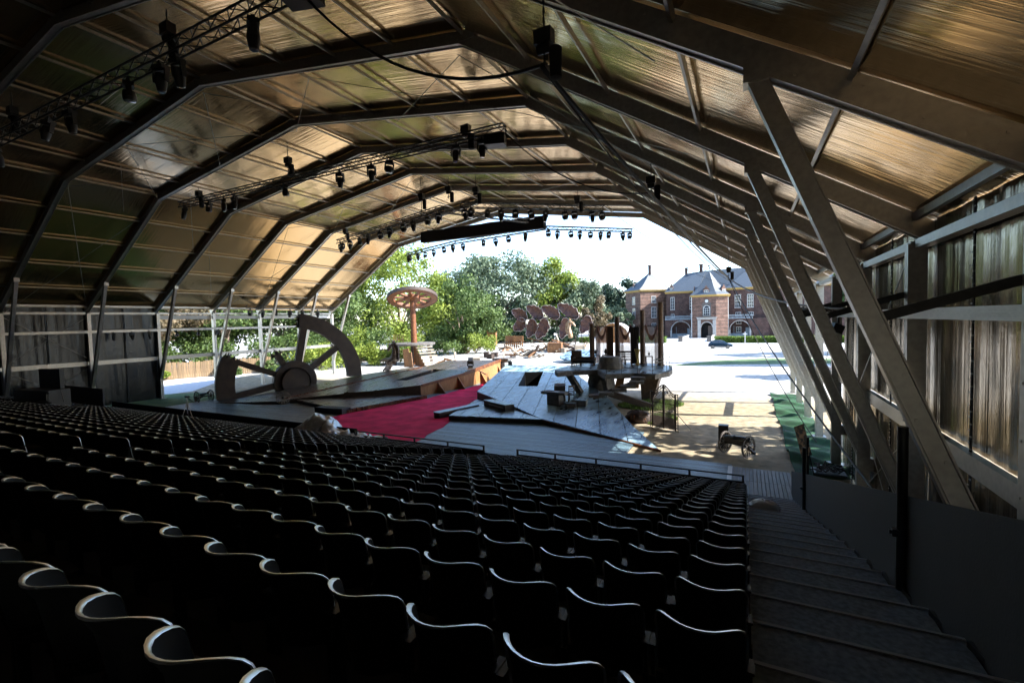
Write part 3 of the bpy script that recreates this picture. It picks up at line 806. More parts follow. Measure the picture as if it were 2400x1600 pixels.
low_r = thing('low_platform', 'low pale boarded platform in front of the right ramp', 'platform', (-14, 27, 0))
LO = Vector((-14, 27, 0)); poly_l = [(-17.05, 24.4), (-10.9, 25.45), (-14.24, 27.93), (-18.02, 29.5), (-18.3, 29.0)]
poly_l = [(-17.05, 24.4), (-11.0, 25.4), (-14.1, 28.0), (-18.5, 30.3)]
for p in strips(poly_l, R(107), 1.35, .035):
    off(MB().prism(p, .34, .40), LO).build('board', 'sky_tinted_paint', low_r)
skirt(poly_l, lambda x, y: .40, .0, 'edge_wood', LO, low_r)
def rough_block(name, label, cat, c, size, rz, m='edge_wood', tilt=0.0, group=None, cap=None):
    rg = random.Random(hash(label) % 9999 if False else sum(map(ord, label)))
    t = thing(name, label, cat, c, rz, group)
    b = MB(); sx, sy, sz = size
    pl = [(-sx/2, -sy/2), (-sx*.1, -sy/2*rg.uniform(.9, 1.1)), (sx/2, -sy/2*rg.uniform(.85, 1.1)), (sx/2*rg.uniform(.93, 1.05), sy/2), (-sx*.2, sy/2*rg.uniform(.9, 1.1)), (-sx/2*rg.uniform(.93, 1.05), sy/2)]
    b.prism(pl, 0, lambda x, y: sz*(.93+.07*math.sin(x*3+y*5))+tilt*x)
    b.build('block', m, t)
    if cap: MB().prism([(x*1.02, y*1.02) for x, y in pl], lambda x, y: sz*(.93+.07*math.sin(x*3+y*5))+tilt*x+.003, lambda x, y: sz*(.93+.07*math.sin(x*3+y*5))+tilt*x+.03).build('top_board', cap, t)
    return t
rough_block('step_block', 'dark wooden step block between the low platform and the right ramp', 'block', (-15.2, 27.7, .40), (2.7, .75, .42), -.52, 'edge_wood', cap='sky_tinted_paint')
MB().box((0, 0, 0), (1.9, .03, .05)).build('step_ledge', 'limestone', loc=(-15.15, 27.24, .62), rot=(0, 0, -.52), label='pale ledge strip on the dark step block of the right ramp', cat='ledge')
rough_block('corner_block', 'long dark timber block at the front left corner of the low platform', 'block', (-17.6, 26.2, .1), (.45, 3.6, .42), -.30, 'edge_wood', cap='sky_tinted_paint')

# ---------------------------------------------------------------- left ramp
def zl_(x, y): return .1+.0229*(x+39.75)+.0678*(y-22.9)
ramp_l = thing('left_ramp', 'big sloping brown board ramp with a long dark slot', 'ramp', (-31, 32, 0)); LF = Vector((-31, 32, 0))
polyA = [(-39.9, 22.95), (-33.6, 23.8), (-34.4, 25.8), (-32.5, 31.7), (-32.0, 40.9), (-32.9, 41.0), (-36.1, 36.0), (-37.4, 31.0), (-38.1, 27.3)]
polyA = [(-39.9, 22.95), (-33.5, 24.6), (-32.5, 31.7), (-31.7, 40.9), (-33.3, 40.9), (-36.3, 36.0), (-38.3, 27.3)]
polyB = [(-33.2, 25.2), (-27.5, 29.3), (-24.9, 31.6), (-24.0, 37.0), (-24.6, 45.6), (-31.6, 45.2), (-31.65, 40.9), (-32.4, 31.7)]
slot = [(-29.26, 33.5), (-27.9, 33.4), (-27.8, 39.2), (-29.3, 39.4)]
for p in strips(polyA, R(80), .95, .02): off(MB().prism(p, lambda x, y: zl_(x, y)-.06, zl_), LF).build('board', 'stage_brown', ramp_l)
def zlb(x, y): return zl_(x, y)+.03
for p in strips(polyB, R(83), .95, .02, cut=slot): off(MB().prism(p, lambda x, y: zlb(x, y)-.06, zlb), LF).build('board', 'stage_brown', ramp_l)
skirt(polyA, zl_, 0, 'edge_wood', LF, ramp_l)
skirt(polyB[:3], zlb, 0, 'edge_wood', LF, ramp_l); skirt(polyB[4:], zlb, 0, 'edge_wood', LF, ramp_l)
skirt([polyB[2], polyB[3], polyB[4]], zlb, 0, 'plywood', LF, ramp_l, 'inner_wall')
hb = MB()
for i in range(4):
    a, c = slot[i], slot[(i+1) % 4]
    hb.add([(a[0], a[1], .05), (c[0], c[1], .05), (c[0], c[1], zlb(*c)-.062), (a[0], a[1], zlb(*a)-.062)], [(0, 1, 2, 3)])
hb.add([(x, y, .06) for x, y in slot], [(0, 1, 2, 3)]); off(hb, LF).build('slot_shaft', 'dark_void', ramp_l)
fb = MB()
for i in range(70):
    t = i/69; x = -34.0+2.2*t; y = 25.4+15.2*t
    fb.box((x, y, zlb(x, y)), (.16, .2, rg.uniform(.04, .13)), rz=rg.uniform(-.5, .5))
off(fb, LF).build('splintered_seam', 'rust_wood', ramp_l)
# plywood braces and edge beam in the gap
for (y, h) in ((33.6, 1.1), (36.2, 1.3), (39.5, 1.5), (42.4, 1.7)):
    x = -24.9+(y-31.6)*.15
    off(MB().add([(x+.9, y-.04, .1), (x+.05, y-.04, .1), (x+.05, y-.04, h), (x+.9, y+.04, .1), (x+.05, y+.04, .1), (x+.05, y+.04, h)], [(0, 1, 2), (5, 4, 3), (0, 3, 4, 1), (1, 4, 5, 2), (2, 5, 3, 0)]), LF).build('brace', 'plywood', ramp_l)
off(MB().beam((-24.85, 31.7, 1.0), (-23.95, 37.0, 1.42), .14, .22).beam((-23.95, 37.0, 1.42), (-24.55, 45.5, 1.98), .14, .26), LF).build('edge_beam', 'rust_wood', ramp_l)
off(MB().beam((-23.9, 39.4, 1.55), (-22.5, 38.7, 1.2), .12, .05), LF).build('outrigger', 'plywood', ramp_l)
low_l = thing('low_platform', 'low brown boarded platform in front of the left ramp', 'platform', (-28, 27, 0)); LL = Vector((-28, 27, 0))
poly_ll = [(-32.9, 25.8), (-28.35, 24.3), (-25.3, 23.8), (-23.7, 30.6), (-24.9, 31.4), (-27.6, 29.2)]
poly_ll = [(-32.6, 25.4), (-28.35, 24.3), (-25.3, 23.8), (-23.7, 30.7), (-27.6, 29.3)]
for p in strips(poly_ll, R(83), .95, .02): off(MB().prism(p, .32, .38), LL).build('board', 'stage_brown', low_l)
skirt(poly_ll, lambda x, y: .38, 0, 'edge_wood', LL, low_l)
fb = MB()
for i in range(60):
    t = i/59; x = -25.28+1.6*t; y = 23.8+6.9*t; fb.box((x, y, .2), (.1, .16, rg.uniform(.1, .38)), rz=rg.uniform(-.5, .5))
off(fb, LL).build('splintered_edge', 'rust_wood', low_l)
rough_block('corner_block', 'dark timber block at the front corner of the low brown platform', 'block', (-26.6, 23.6, .1), (2.6, .8, .40), .05, 'black_panel')
rough_block('step_block', 'dark step block before the left ramp, pale at its right end', 'block', (-28.9, 28.6, .38), (2.4, .9, .42), .62, 'edge_wood', cap='stage_brown')

# ================================================================ giant broken wheel
def arc_poly(r0, r1, a0, a1, n=20, rag0=0.0, rag1=0.0, rg=None):
    o = [(r1*math.cos(R(a0+(a1-a0)*i/n)), r1*math.sin(R(a0+(a1-a0)*i/n))) for i in range(n+1)]
    e = []
    if rag1:
        for k in range(1, 8):
            r = r1+(r0-r1)*k/8; a = a1+rg.uniform(0, rag1); e.append((r*math.cos(R(a)), r*math.sin(R(a))))
    i_ = [(r0*math.cos(R(a1+(a0-a1)*i/n)), r0*math.sin(R(a1+(a0-a1)*i/n))) for i in range(n+1)]
    return o+e+i_
def quads_arc(b, M, r0, r1, a0, a1, d, n=24, jit0=0.0, jit1=0.0, rg=None):
    """solid ring sector made of quads"""
    o = len(b.v)
    for i in range(n+1):
        for z in (-d/2, d/2):
            for r in (r0, r1):
                a = a0+(a1-a0)*i/n
                if rg and i == n: a += rg.uniform(-jit1, jit1)
                if rg and i == 0: a += rg.uniform(-jit0, jit0)
                b.v.append(tuple(M @ Vector((r*math.cos(R(a)), r*math.sin(R(a)), z))))
    for i in range(n):
        p, q = o+4*i, o+4*i+4
        for f in ((p+2, p+3, q+3, q+2), (p+1, p, q, q+1), (p+3, p+1, q+1, q+3), (p, p+2, q+2, q)): b.f.append(f); b.sm.append(False)
    b.f.append((o, o+1, o+3, o+2)); b.sm.append(False); e = o+4*n; b.f.append((e, e+2, e+3, e+1)); b.sm.append(False)
    return b
wc = Vector((-38.35, 29.75, 1.2)); dd = Vector((.41, .91, 0)).normalized(); nrm = Vector((.91, -.41, 0))
WM = Matrix(((dd.x, 0, nrm.x, 0), (dd.y, 0, nrm.y, 0), (0, 1, 0, 0), (0, 0, 0, 1)))
wh = thing('giant_wheel', 'giant broken wooden wagon wheel standing behind the left ramp', 'wheel', tuple(wc)); rg = random.Random(6)
RO_, RI_ = 6.35, 5.0
quads_arc(MB(), WM, RI_, RO_, -1, 84, .75, 26, 0, 1.5, rg).build('rim_piece', 'wheel_wood', wh)
quads_arc(MB(), WM, RI_, RO_+.1, 193, 155, .75, 14, 0, 1.5, rg).build('rim_piece', 'wheel_wood', wh)
sp = MB()
for a in (84, 155):
    for k in range(9):
        r = RI_+.1+(RO_-RI_-.2)*k/8; aa = a+(0 if a > 100 else 0); s = 1 if a < 100 else -1
        p = Vector((r*math.cos(R(aa-s*1)), r*math.sin(R(aa-s*1)), rg.uniform(-.25, .25))); q = Vector((r*math.cos(R(aa+s*rg.uniform(1.5, 6))), r*math.sin(R(aa+s*rg.uniform(1.5, 6))), rg.uniform(-.25, .25)))
        sp.tube([WM @ p, WM @ q], .1, 5, rad=[.12, .02])
sp.build('splinter', 'wheel_wood', wh)
hubm = MB().lathe([(1.0, -.45), (1.85, -.45), (1.9, -.4), (1.9, .4), (1.85, .45), (1.32, .45)], 40, M=WM.to_3x3()); hubm.build('hub_ring', 'wheel_wood', wh)
MB().lathe([(1.3, .2), (1.32, .75), (1.26, .85), (1.2, .85), (1.18, .78), (0.01, .78)], 40, M=WM.to_3x3()).build('hub_boss', 'wheel_wood', wh)
MB().lathe([(1.29, .852), (1.29, .875), (1.21, .875), (1.21, .852), (1.29, .852)], 40, M=WM.to_3x3()).build('hub_band', 'iron', wh)
for a, r1, w in ((156, 5.2, .5), (190, 5.1, .55), (120, 3.0, .55), (79, 5.1, .6), (36, 5.2, .55)):
    p = Vector((1.6*math.cos(R(a)), 1.6*math.sin(R(a)), 0)); q = Vector((r1*math.cos(R(a)), r1*math.sin(R(a)), 0))
    MB().beam(WM @ p, WM @ q, w, .5, up=nrm).build('spoke', 'wheel_wood', wh)
sp = MB()
for k in range(5):
    a = 120+(k-2)*4; p = Vector((2.9*math.cos(R(a)), 2.9*math.sin(R(a)), 0)); q = Vector(((3.2+rg.random()*.5)*math.cos(R(a)), (3.2+rg.random()*.5)*math.sin(R(a)), 0)); sp.tube([WM @ p, WM @ q], .1, 5, rad=[.13, .02])
sp.build('splinter', 'wheel_wood', wh)

# ---------------------------------------------------------------- spoked wheels, cannons
def spoke_wheel(parent, c, r, axis, n=12, m='wood_wheel', rim=.07, name='wheel', wid=.07):
    ax = Vector(axis).normalized(); x = ax.cross(Vector((0, 0, 1))).normalized(); y = x.cross(ax)
    M = Matrix((x, y, ax)).transposed()
    w = MB().lathe([(r-rim, -wid/2), (r-.008, -wid/2), (r, 0), (r-.008, wid/2), (r-rim, wid/2), (r-rim, -wid/2)], 28, c, M).build(name, m, parent)
    for k in range(n):
        a = 2*math.pi*k/n; d = M @ Vector((math.cos(a), math.sin(a), 0)); MB().tube([Vector(c)+d*.05, Vector(c)+d*(r-rim*.6)], .018*r*2, 6).build('spoke', m, w)
    MB().lathe([(.03, -.14*r*2), (.07*r*2, -.10*r*2), (.10*r*2, 0), (.07*r*2, .10*r*2), (.03, .14*r*2)], 12, c, M).build('hub', 'dark_steel', w)
    return w
t = thing('cannon', 'old field cannon on two spoked wheels standing in dappled shade', 'cannon', (-.39, 23.1, 0), math.atan2(-.55, .9))
spoke_wheel(t, (-.56, 0, .51), .51, (1, 0, 0), 14); spoke_wheel(t, (.56, 0, .51), .51, (1, 0, 0), 14)
MB().tube([(-.6, 0, .51), (.6, 0, .51)], .05, 8).build('axle', 'dark_steel', t)
MB().lathe([(.02, -.62), (.05, -.60), (.06, -.54), (.12, -.5), (.13, -.46), (.12, -.1), (.135, -.08), (.135, -.03), (.105, 0), (.09, .55), (.10, .58), (.10, .64), (.07, .65), (.05, .60), (.05, .4), (.01, .4)], 18, (-.05, 0, .78), Matrix.Rotation(R(82), 3, 'Y') @ Matrix.Rotation(R(0), 3, 'X')).build('barrel', 'gun_metal', t)
for sy in (-.13, .13): MB().beam((-.5, sy, .66), (.55, sy, .66), .05, .16).build('cheek', 'wood_wheel', t)
MB().beam((.45, 0, .55), (.9, -.1, .3), .1, .1).tube([(.7, 0, .42), (.78, -.15, .3), (.84, .1, .28), (.9, -.1, .22)], .015, 5).build('trail', 'dark_steel', t)
MB().box((0, 0, .55), (.44, .40, 1.1)).build('black_box', 'black_paint', loc=(-.98, 24.3, 0), label='upright black box standing behind the right cannon wheel', cat='box')
t = thing('cannon', 'small field cannon on the grass left of the giant wheel', 'cannon', (-41.85, 23.4, 0), R(85))
spoke_wheel(t, (-.56, 0, .51), .51, (1, 0, 0), 12); spoke_wheel(t, (.56, 0, .51), .51, (1, 0, 0), 12)
MB().tube([(-.6, 0, .51), (.6, 0, .51)], .05, 8).build('axle', 'dark_steel', t)
MB().lathe([(.02, -.62), (.06, -.54), (.13, -.46), (.12, -.1), (.105, 0), (.09, .55), (.10, .64), (.05, .60), (.01, .4)], 14, (0, 0, .72), Matrix.Rotation(R(80), 3, 'X')).build('barrel', 'gun_metal', t)
MB().beam((0, .1, .55), (0, 1.5, .08), .14, .14).build('trail', 'wood_wheel', t)
t = thing('cart_wheel', 'small grey spoked cart wheel leaning on the left ramp edge', 'wheel', (-33.2, 24.6, .1))
spoke_wheel(t, (0, 0, .55), .55, (.62, -.74, .28), 14, 'prop_pale', rim=.05, name='rim', wid=.05)

# ================================================================ horses
def skin_mesh(name, chains, m, parent=None, sub=2, **kw):
    """joined limbs: chains of (x,y,z,r) sharing points by index; grown with a Skin modifier"""
    verts, edges, rad, idx = [], [], [], {}
    for ch in chains:
        prev = None
        for p in ch:
            key = (round(p[0], 3), round(p[1], 3), round(p[2], 3))
            if key not in idx: idx[key] = len(verts); verts.append(key); rad.append((p[3], p[4] if len(p) > 4 else p[3]))
            if prev is not None and (prev, idx[key]) not in edges: edges.append((prev, idx[key]))
            prev = idx[key]
    me = bpy.data.meshes.new(name); me.from_pydata(verts, edges, []); me.materials.append(MATS[m])
    o = link(name, me, parent, **kw)
    md = o.modifiers.new('skin', 'SKIN'); md.use_smooth_shade = True; md.use_x_symmetry = False
    for i, r in enumerate(rad):
        sv = me.skin_vertices[0].data[i]; sv.radius = r; sv.use_root = (i == 0)
    s = o.modifiers.new('sub', 'SUBSURF'); s.levels = sub; s.render_levels = sub
    dg = bpy.context.evaluated_depsgraph_get(); dg.update()
    ev = o.evaluated_get(dg); nm = bpy.data.meshes.new_from_object(ev); o.modifiers.clear(); o.data = nm
    if not nm.materials: nm.materials.append(MATS[m])
    return o
def horse_bust(name, label, loc, rz, s, m, lift=True):
    t = thing(name, label, 'statue', loc, rz)
    k = lambda *p: tuple(q*s for q in p)
    c0, c1 = ((0, 0, .35), (0, .02, 1.0)); g0 = (.80, .66) if lift else (.50, .42); g1 = (.84, .70) if lift else (.46, .40)
    ch = [[k(*c0, *g0), k(*c1, *g1), k(0, -.22, 1.65, .60 if lift else .42, .48 if lift else .36), k(0, -.36, 2.25, .46 if lift else .36, .36 if lift else .30), k(0, -.26, 2.78, .38, .30), k(0, .06, 3.10, .34, .27), k(0, .44, 2.88, .31, .23), k(0, .80, 2.52, .21, .17), k(0, .98, 2.30, .19, .15)]]
    if lift: ch += [[k(*c1, *g1), k(.22, .62, 1.15, .34), k(.24, 1.25, 1.30, .19), k(.24, 1.85, 1.28, .13), k(.24, 2.35, 1.08, .11), k(.24, 2.6, .95, .15)],
                    [k(*c0, *g0), k(-.26, .55, .45, .32), k(-.28, 1.05, .35, .17), k(-.28, 1.35, .10, .12), k(-.28, 1.60, -.05, .14)]]
    skin_mesh('body', ch, m, t)
    mane = MB()
    for i in range(26):
        u = i/25; y = (-.62-.18*math.sin(u*3.0)+.75*max(0, u-.75)*2.2)*s; z = (1.35+1.95*u)*s
        mane.tube([(0, y+.22*s, z+.05*s), (.06*s*(-1)**i, y-.05*s, z), (.08*s*(-1)**i, y-.12*s, z-.30*s)], .09*s, 5, rad=[.10*s, .09*s, .02*s])
    mane.build('mane', m, t)
    for sx in (-1, 1): MB().tube([(.13*sx*s, -.02*s, 3.30*s), (.17*sx*s, -.04*s, 3.50*s), (.16*sx*s, 0, 3.66*s)], .08*s, 6, rad=[.09*s, .08*s, .015*s]).build('ear', m, t)
    for sx in (-1, 1): MB().sphere((.235*sx*s, .34*s, 3.02*s), .05*s, 8, 6).build('eye', 'black_paint', t)
    return t
horse_bust('horse_statue', 'dark rearing horse bust with raised foreleg rising from the left ramp', (-33.9, 38.6, 1.3), R(84), .92, 'horse_skin')
# pale carved horse heads in the field
t = horse_bust('horse_statue', 'small pale carved horse head with flying mane on the bright field', (-50.9, 78.9, -.6), R(75), 1.0, 'horse_pale', False)
MB().tube([(0, .1, 3.5), (.3, -.8, 3.9), (.5, -1.8, 3.4), (.6, -2.4, 2.6)], .3, 8, rad=[.3, .45, .35, .08]).tube([(0, 0, .7), (.2, 1.2, .8), (.2, 2.2, .5)], .3, 8, rad=[.5, .35, .1]).tube([(0, 0, .6), (.3, -1.2, 1.2), (.4, -1.6, 1.8)], .3, 8, rad=[.45, .3, .05]).build('tail_piece', 'horse_pale', t)
t = horse_bust('horse_statue', 'pale carved horse head among wreckage under the giant leaves', (-31.6, 88.5, 2.0), R(-105), 1.25, 'horse_pale', False)

# ================================================================ wheel on a column
t = thing('column_wheel', 'rusty wheel on a tall round column above a round platform', 'monument', (-45.9, 57.0, 0))
MB().lathe([(.50, 0), (.47, 3.3), (.43, 6.5), (.41, 10.0)], 20).build('column', 'rust_wood', t)
TM = Vector((0, 0, 1)).rotation_difference(Vector((-.63*.34, .78*.34, .94))).to_matrix()
w = MB().lathe([(2.85, -.22), (3.75, -.22), (3.8, -.16), (3.8, .2), (3.75, .25), (2.85, .25), (2.85, -.22)], 48, (0, 0, 10.2), TM).build('wheel_rim', 'rust_wood', t)
MB().lathe([(3.802, -.24), (3.85, -.24), (3.85, .27), (3.802, .27), (3.802, -.24)], 48, (0, 0, 10.2), TM).build('tyre', 'edge_wood', w)
for k in range(10):
    a = 2*math.pi*k/10+.2; d = TM @ Vector((math.cos(a), math.sin(a), 0)); c = Vector((0, 0, 10.2))
    MB().beam(c+d*.8, c+d*2.95, .4, .24, up=TM @ Vector((0, 0, 1))).build('spoke', 'rust_wood', t)
MB().lathe([(.3, -.33), (1.15, -.28), (1.2, .25), (.3, .33)], 28, (0, 0, 10.2), TM).build('hub', 'rust_wood', t)
MB().lathe([(3.1, 2.95), (3.5, 3.0), (3.55, 3.1), (3.55, 3.32), (.5, 3.35)], 48, (-.4, 0, 0)).build('round_platform', 'stone_dark', t)
for (x, y, h) in ((-2.2, -2, 3), (1.3, -2.2, 3), (-2.0, 2, 3), (1.8, 2, 3)): MB().beam((x, y, 0), (x*.8, y*.8, h), .4, .4).build('support', 'edge_wood', t)
for a in range(8): MB().tube([(-.4+3.35*math.cos(a*.5+2.2), 3.35*math.sin(a*.5+2.2), 3.3), (-.4+3.35*math.cos(a*.5+2.2), 3.35*math.sin(a*.5+2.2), 4.4)], .025, 5).build('rail_post', 'iron', t)
t = thing('bench', 'small slatted bench on the round platform under the rusty wheel', 'bench', (-48.1, 56.0, 3.36), .6)
MB().box((0, 0, .45), (1.6, .5, .06)).build('seat', 'prop_brown', t)
for k in range(6): MB().box((-.7+.28*k, .25, .9), (.1, .05, .8)).build('back_slat', 'prop_brown', t)
for sx in (-.7, .7):
    for sy in (-.2, .2): MB().box((sx, sy, .22), (.07, .07, .44)).build('leg', 'prop_brown', t)
t = thing('wooden_stair', 'broken pale wooden stair climbing to the round platform', 'stair', (-42.2, 55.5, 0), -.5)
for k in range(7): 
    MB().box((1.9-.55*k, 0, .2+.42*k), (.62, 2.6, .16)).build('tread', 'prop_pale', t)
    MB().box((1.65-.55*k, -1.2, (.2+.42*k)/2), (.5, .1, .2+.42*k)).build('riser_board', 'prop_brown', t)
for (x, y, rz, h) in ((-44.1, 53.2, .2, 2.7), (-43.2, 52.8, -.3, 2.2)):
    MB().add([(-.55, -.05, 0), (.55, -.05, 0), (.2, -.05, h), (-.75, -.05, h*.96), (-.55, .05, 0), (.55, .05, 0), (.2, .05, h), (-.75, .05, h*.96)], [(0, 1, 2, 3), (7, 6, 5, 4), (0, 4, 5, 1), (1, 5, 6, 2), (2, 6, 7, 3), (3, 7, 4, 0)]).build('leaning_board', 'prop_brown', loc=(x, y, 0), rot=(0, 0, rz), label='taller leaning board under the round platform' if h > 2.5 else 'shorter leaning board under the round platform', cat='board')

# ================================================================ giant leaves on a branch
t = thing('leaf_branch', 'giant rusty metal oak leaves hanging on a long branch over the field', 'sculpture', (-47, 105, 0))
def leafshape(parent, base, tip, wid, nrm_, rgs):
    b0, tp = Vector(base), Vector(tip); ax = tp-b0; L = ax.length; ax.normalize(); sd = ax.cross(Vector(nrm_)).normalized(); up = sd.cross(ax)
    lob = MB(); n = 14; rim = []
    def half(u): return wid*1.75*(max(0, u)**.55)*((1.001-u)**.75)*(1+.09*math.sin(u*30))
    def P(u, s): 
        p = b0+ax*(L*u)+sd*(half(u)*s)+up*(.22*wid*(abs(s)**1.5)+.10*wid*math.sin(u*17)*abs(s)-.25*wid*math.sin(u*3)); return p
    lob.grid(lambda u, v: P(u, -1+2*v), n*2, 8); lob.grid(lambda u, v: P(u, 1-2*v)-up*.12, n*2, 8)
    lf = lob.build('leaf', 'leaf_rust', parent)
    r = MB()
    for s in (-1, 1): r.tube([P(i/28, s)-up*.06 for i in range(29)], .055, 5)
    r.build('leaf_rim', 'leaf_rim', lf)
    v = MB().tube([P(i/10, 0)-up*.1 for i in range(11)], .13, 5, rad=[.17-.012*i for i in range(11)])
    for i in range(2, 9):
        for s in (-1, 1): v.tube([P(i/10, 0)-up*.1, P(min(1, i/10+.1), s*.8)-up*.12], .05, 4)
    v.build('leaf_vein', 'leaf_rust', lf)
def LB(x, z): return (x+47, 0, z)
br = [(-49.5, 6.6), (-44, 6.9), (-38, 6.9), (-33.5, 6.7), (-31.5, 6.2)]
MB().tube([LB(*p) for p in br], .16, 6).build('branch', 'iron', t)
for (bx, bz, tx, tz, w) in ((-48.6, 6.7, -53.0, 9.0, 1.6), (-44.3, 6.9, -48.9, 9.9, 1.6), (-40.0, 6.9, -44.8, 9.6, 1.6), (-35.2, 6.8, -40.6, 10.0, 1.6),
                            (-49.2, 6.5, -52.6, 3.9, 1.7), (-46.8, 6.6, -48.6, 2.0, 1.8), (-43.4, 6.6, -46.2, 1.6, 1.8), (-38.2, 6.7, -39.8, 1.6, 1.6), (-32.6, 7.0, -34.8, 2.9, 1.6)):
    leafshape(t, LB(bx, bz), LB(tx, tz), w*1.25, (-.15, -1, 0), None)
for x in (-47.5, -41, -35): MB().tube([LB(x, 6.8), LB(x+.4, 0)], .07, 6).build('stay', 'iron', t)
# ================================================================ raised terrace with columns
t = thing('stone_terrace', 'raised irregular terrace slab on slanted legs over the right ramp', 'terrace', (-8.5, 34.5, 0)); TE = Vector((-8.5, 34.5, 0))
outl = [(-12.75, 32.1), (-13.1, 33.2), (-13.0, 35.6), (-12.4, 37.6), (-10.8, 39.1), (-8.4, 39.6), (-6.4, 38.9), (-5.1, 37.2), (-4.75, 35.0), (-4.72, 33.2), (-5.4, 31.6), (-6.5, 31.75), (-6.84, 31.85), (-8.55, 30.75), (-9.8, 33.15), (-11.4, 32.2), (-12.1, 31.0)]
off(MB().prism(outl, 2.24, 2.56), TE).build('slab', 'stone_dark', t)
cen = (-8.6, 35.3)
ins = [(cen[0]+(x-cen[0])*.985, cen[1]+(y-cen[1])*.985) for x, y in outl]
rg = random.Random(31)
for p in ([(-12.9, 32.0), (-9.9, 33.3), (-10.0, 36.0), (-12.9, 36.2)], [(-9.8, 33.3), (-8.5, 31.0), (-6.6, 32.1), (-7.1, 34.4), (-9.8, 35.0)], [(-6.5, 32.0), (-5.2, 31.9), (-4.9, 34.9), (-6.9, 34.9)], [(-12.6, 36.3), (-10.0, 36.1), (-8.0, 35.2), (-8.2, 39.2), (-10.8, 38.8)], [(-7.9, 35.0), (-4.95, 35.0), (-5.3, 37.0), (-6.5, 38.6), (-8.1, 39.2)]):
    off(MB().prism(p, 2.562, 2.585+rg.uniform(0, .012)), TE).build('paving_plate', 'sky_tinted_paint', t)
for a, c, w in (((-12.0, 33.0, 2.3), (-11.0, 33.0, .72), .55), ((-9.6, 34.2, 2.3), (-9.2, 34.0, .95), .6), ((-10.2, 38, 2.3), (-10.0, 38.2, .2), .5)):
    off(MB().beam(c, a, w, w*.7), TE).build('leg', 'stone_dark', t)
lg = MB(); lg.add([(-7.2, 36.1, 0), (-6.35, 35.9, 0), (-5.7, 35.9, 2.26), (-7.35, 36.1, 2.26), (-7.0, 36.9, 0), (-6.3, 36.9, 0), (-5.7, 37.1, 2.26), (-7.2, 37.1, 2.26)], [(0, 1, 2, 3), (7, 6, 5, 4), (0, 4, 5, 1), (1, 5, 6, 2), (2, 6, 7, 3), (3, 7, 4, 0)])
off(lg, TE).build('leg', 'column_brown', t)
off(MB().beam((-8.7, 32.3, 1.05), (-5.95, 33.0, .12), .5, .42), TE).build('slanted_beam', 'edge_wood', t)
for k, (x, y, z) in enumerate(((-8.96, 29.76, 1.3), (-8.24, 29.75, 1.5), (-7.47, 30.0, 1.72), (-6.95, 30.25, 1.95), (-6.45, 30.6, 2.2), (-6.5, 31.2, 2.4))):
    off(MB().box((x, y+.2, z-.09), (.95, .75, .18), rz=.25), TE).build('tread', 'stone_dark', t)
off(MB().beam((-9.3, 30.3, 1.0), (-6.3, 31.2, 2.2), .3, .25), TE).build('stringer', 'edge_wood', t)
for (x, y) in ((-7.55, 31.3), (-6.6, 31.75), (-5.6, 31.8), (-4.95, 33.4), (-5.0, 35.3), (-8.5, 30.85)):
    off(MB().tube([(x, y, 2.3 if x < -8 else 2.56), (x, y, 3.5)], .018, 6), TE).build('rail_post', 'iron', t)
off(MB().tube([(-8.5, 30.85, 1.0), (-8.5, 30.85, 2.4)], .025, 6), TE).build('rail_post', 'iron', t)
off(MB().tube([(-5.6, 31.8, 3.48), (-4.95, 33.4, 3.48), (-5.0, 35.3, 3.48)], .018, 6), TE).build('hand_rail', 'iron', t)
off(MB().tube([(-12.4, 37.7, 3.55), (-10.8, 39.1, 3.55), (-8.4, 39.55, 3.55), (-6.4, 38.9, 3.55), (-5.1, 37.2, 3.55)], .015, 6), TE).build('hand_rail', 'iron', t)
for lab, x, y, h in (('shortest brown column, leftmost on the terrace', -11.65, 38.0, 5.97), ('dark column second from the left on the terrace', -9.64, 38.6, 6.48), ('brown column third from the left on the terrace', -7.45, 38.0, 6.96), ('tallest brown column at the right end of the terrace', -5.91, 37.2, 7.52)):
    c = thing('column', lab, 'column', (x, y, 2.6), group='columns on the terrace')
    MB().lathe([(.24, 0), (.215, .1), (.21, h-2.66), (.205, h-2.6)], 18).build('shaft', 'column_brown', c)
    MB().lathe([(.29, 0), (.29, .06), (.25, .10)], 18).build('base_ring', 'column_brown', c)
# curtains on rods between the columns
def curtain(name, lab, x0, x1, z0, z1, y, m, folds=7, swag=None, taper=0.0):
    c = thing(name, lab, 'curtain', ((x0+x1)/2, y, z0), group='curtains between the columns'); xm = (x0+x1)/2
    def f(u, v):
        w = 1-taper*(1-v)*math.sin(math.pi*min(1, v*1.1)); x = (x0-xm+(x1-x0)*u)*w
        return x, .05*math.sin(u*folds*6.28)*(1.1-.4*v), (z1-z0)*v
    MB().grid(f, folds*8, 8).build('cloth', m, c)
    for q in (0,): MB().tube([(x0-xm-.05, 0, z1-z0), (x1-xm+.05, 0, z1-z0)], .02, 6).build('rod', 'iron', c)
    return c
curtain('gauze_curtain', 'pale see-through gauze between the first two columns', -11.4, -10.4, 2.62, 5.66, 38.35, 'curtain_white', 9)
curtain('rose_curtain', 'rose curtain strip right of the shortest column', -11.42, -11.0, 2.62, 5.64, 38.2, 'curtain_rose', 4)
curtain('brown_curtain', 'plain brown curtain left of the dark second column', -10.45, -9.85, 2.62, 5.66, 38.1, 'curtain_brown', 5)
curtain('gauze_curtain', 'pale see-through gauze between the second and third columns', -9.3, -8.3, 2.62, 5.5, 38.45, 'curtain_white', 9)
curtain('rose_curtain', 'rose curtain strip right of the dark second column', -9.42, -9.05, 2.62, 5.55, 38.3, 'curtain_rose', 4)
curtain('floral_curtain', 'black flower-patterned curtain left of the third column', -8.45, -7.72, 2.62, 5.62, 38.0, 'curtain_dark', 5, taper=.18)
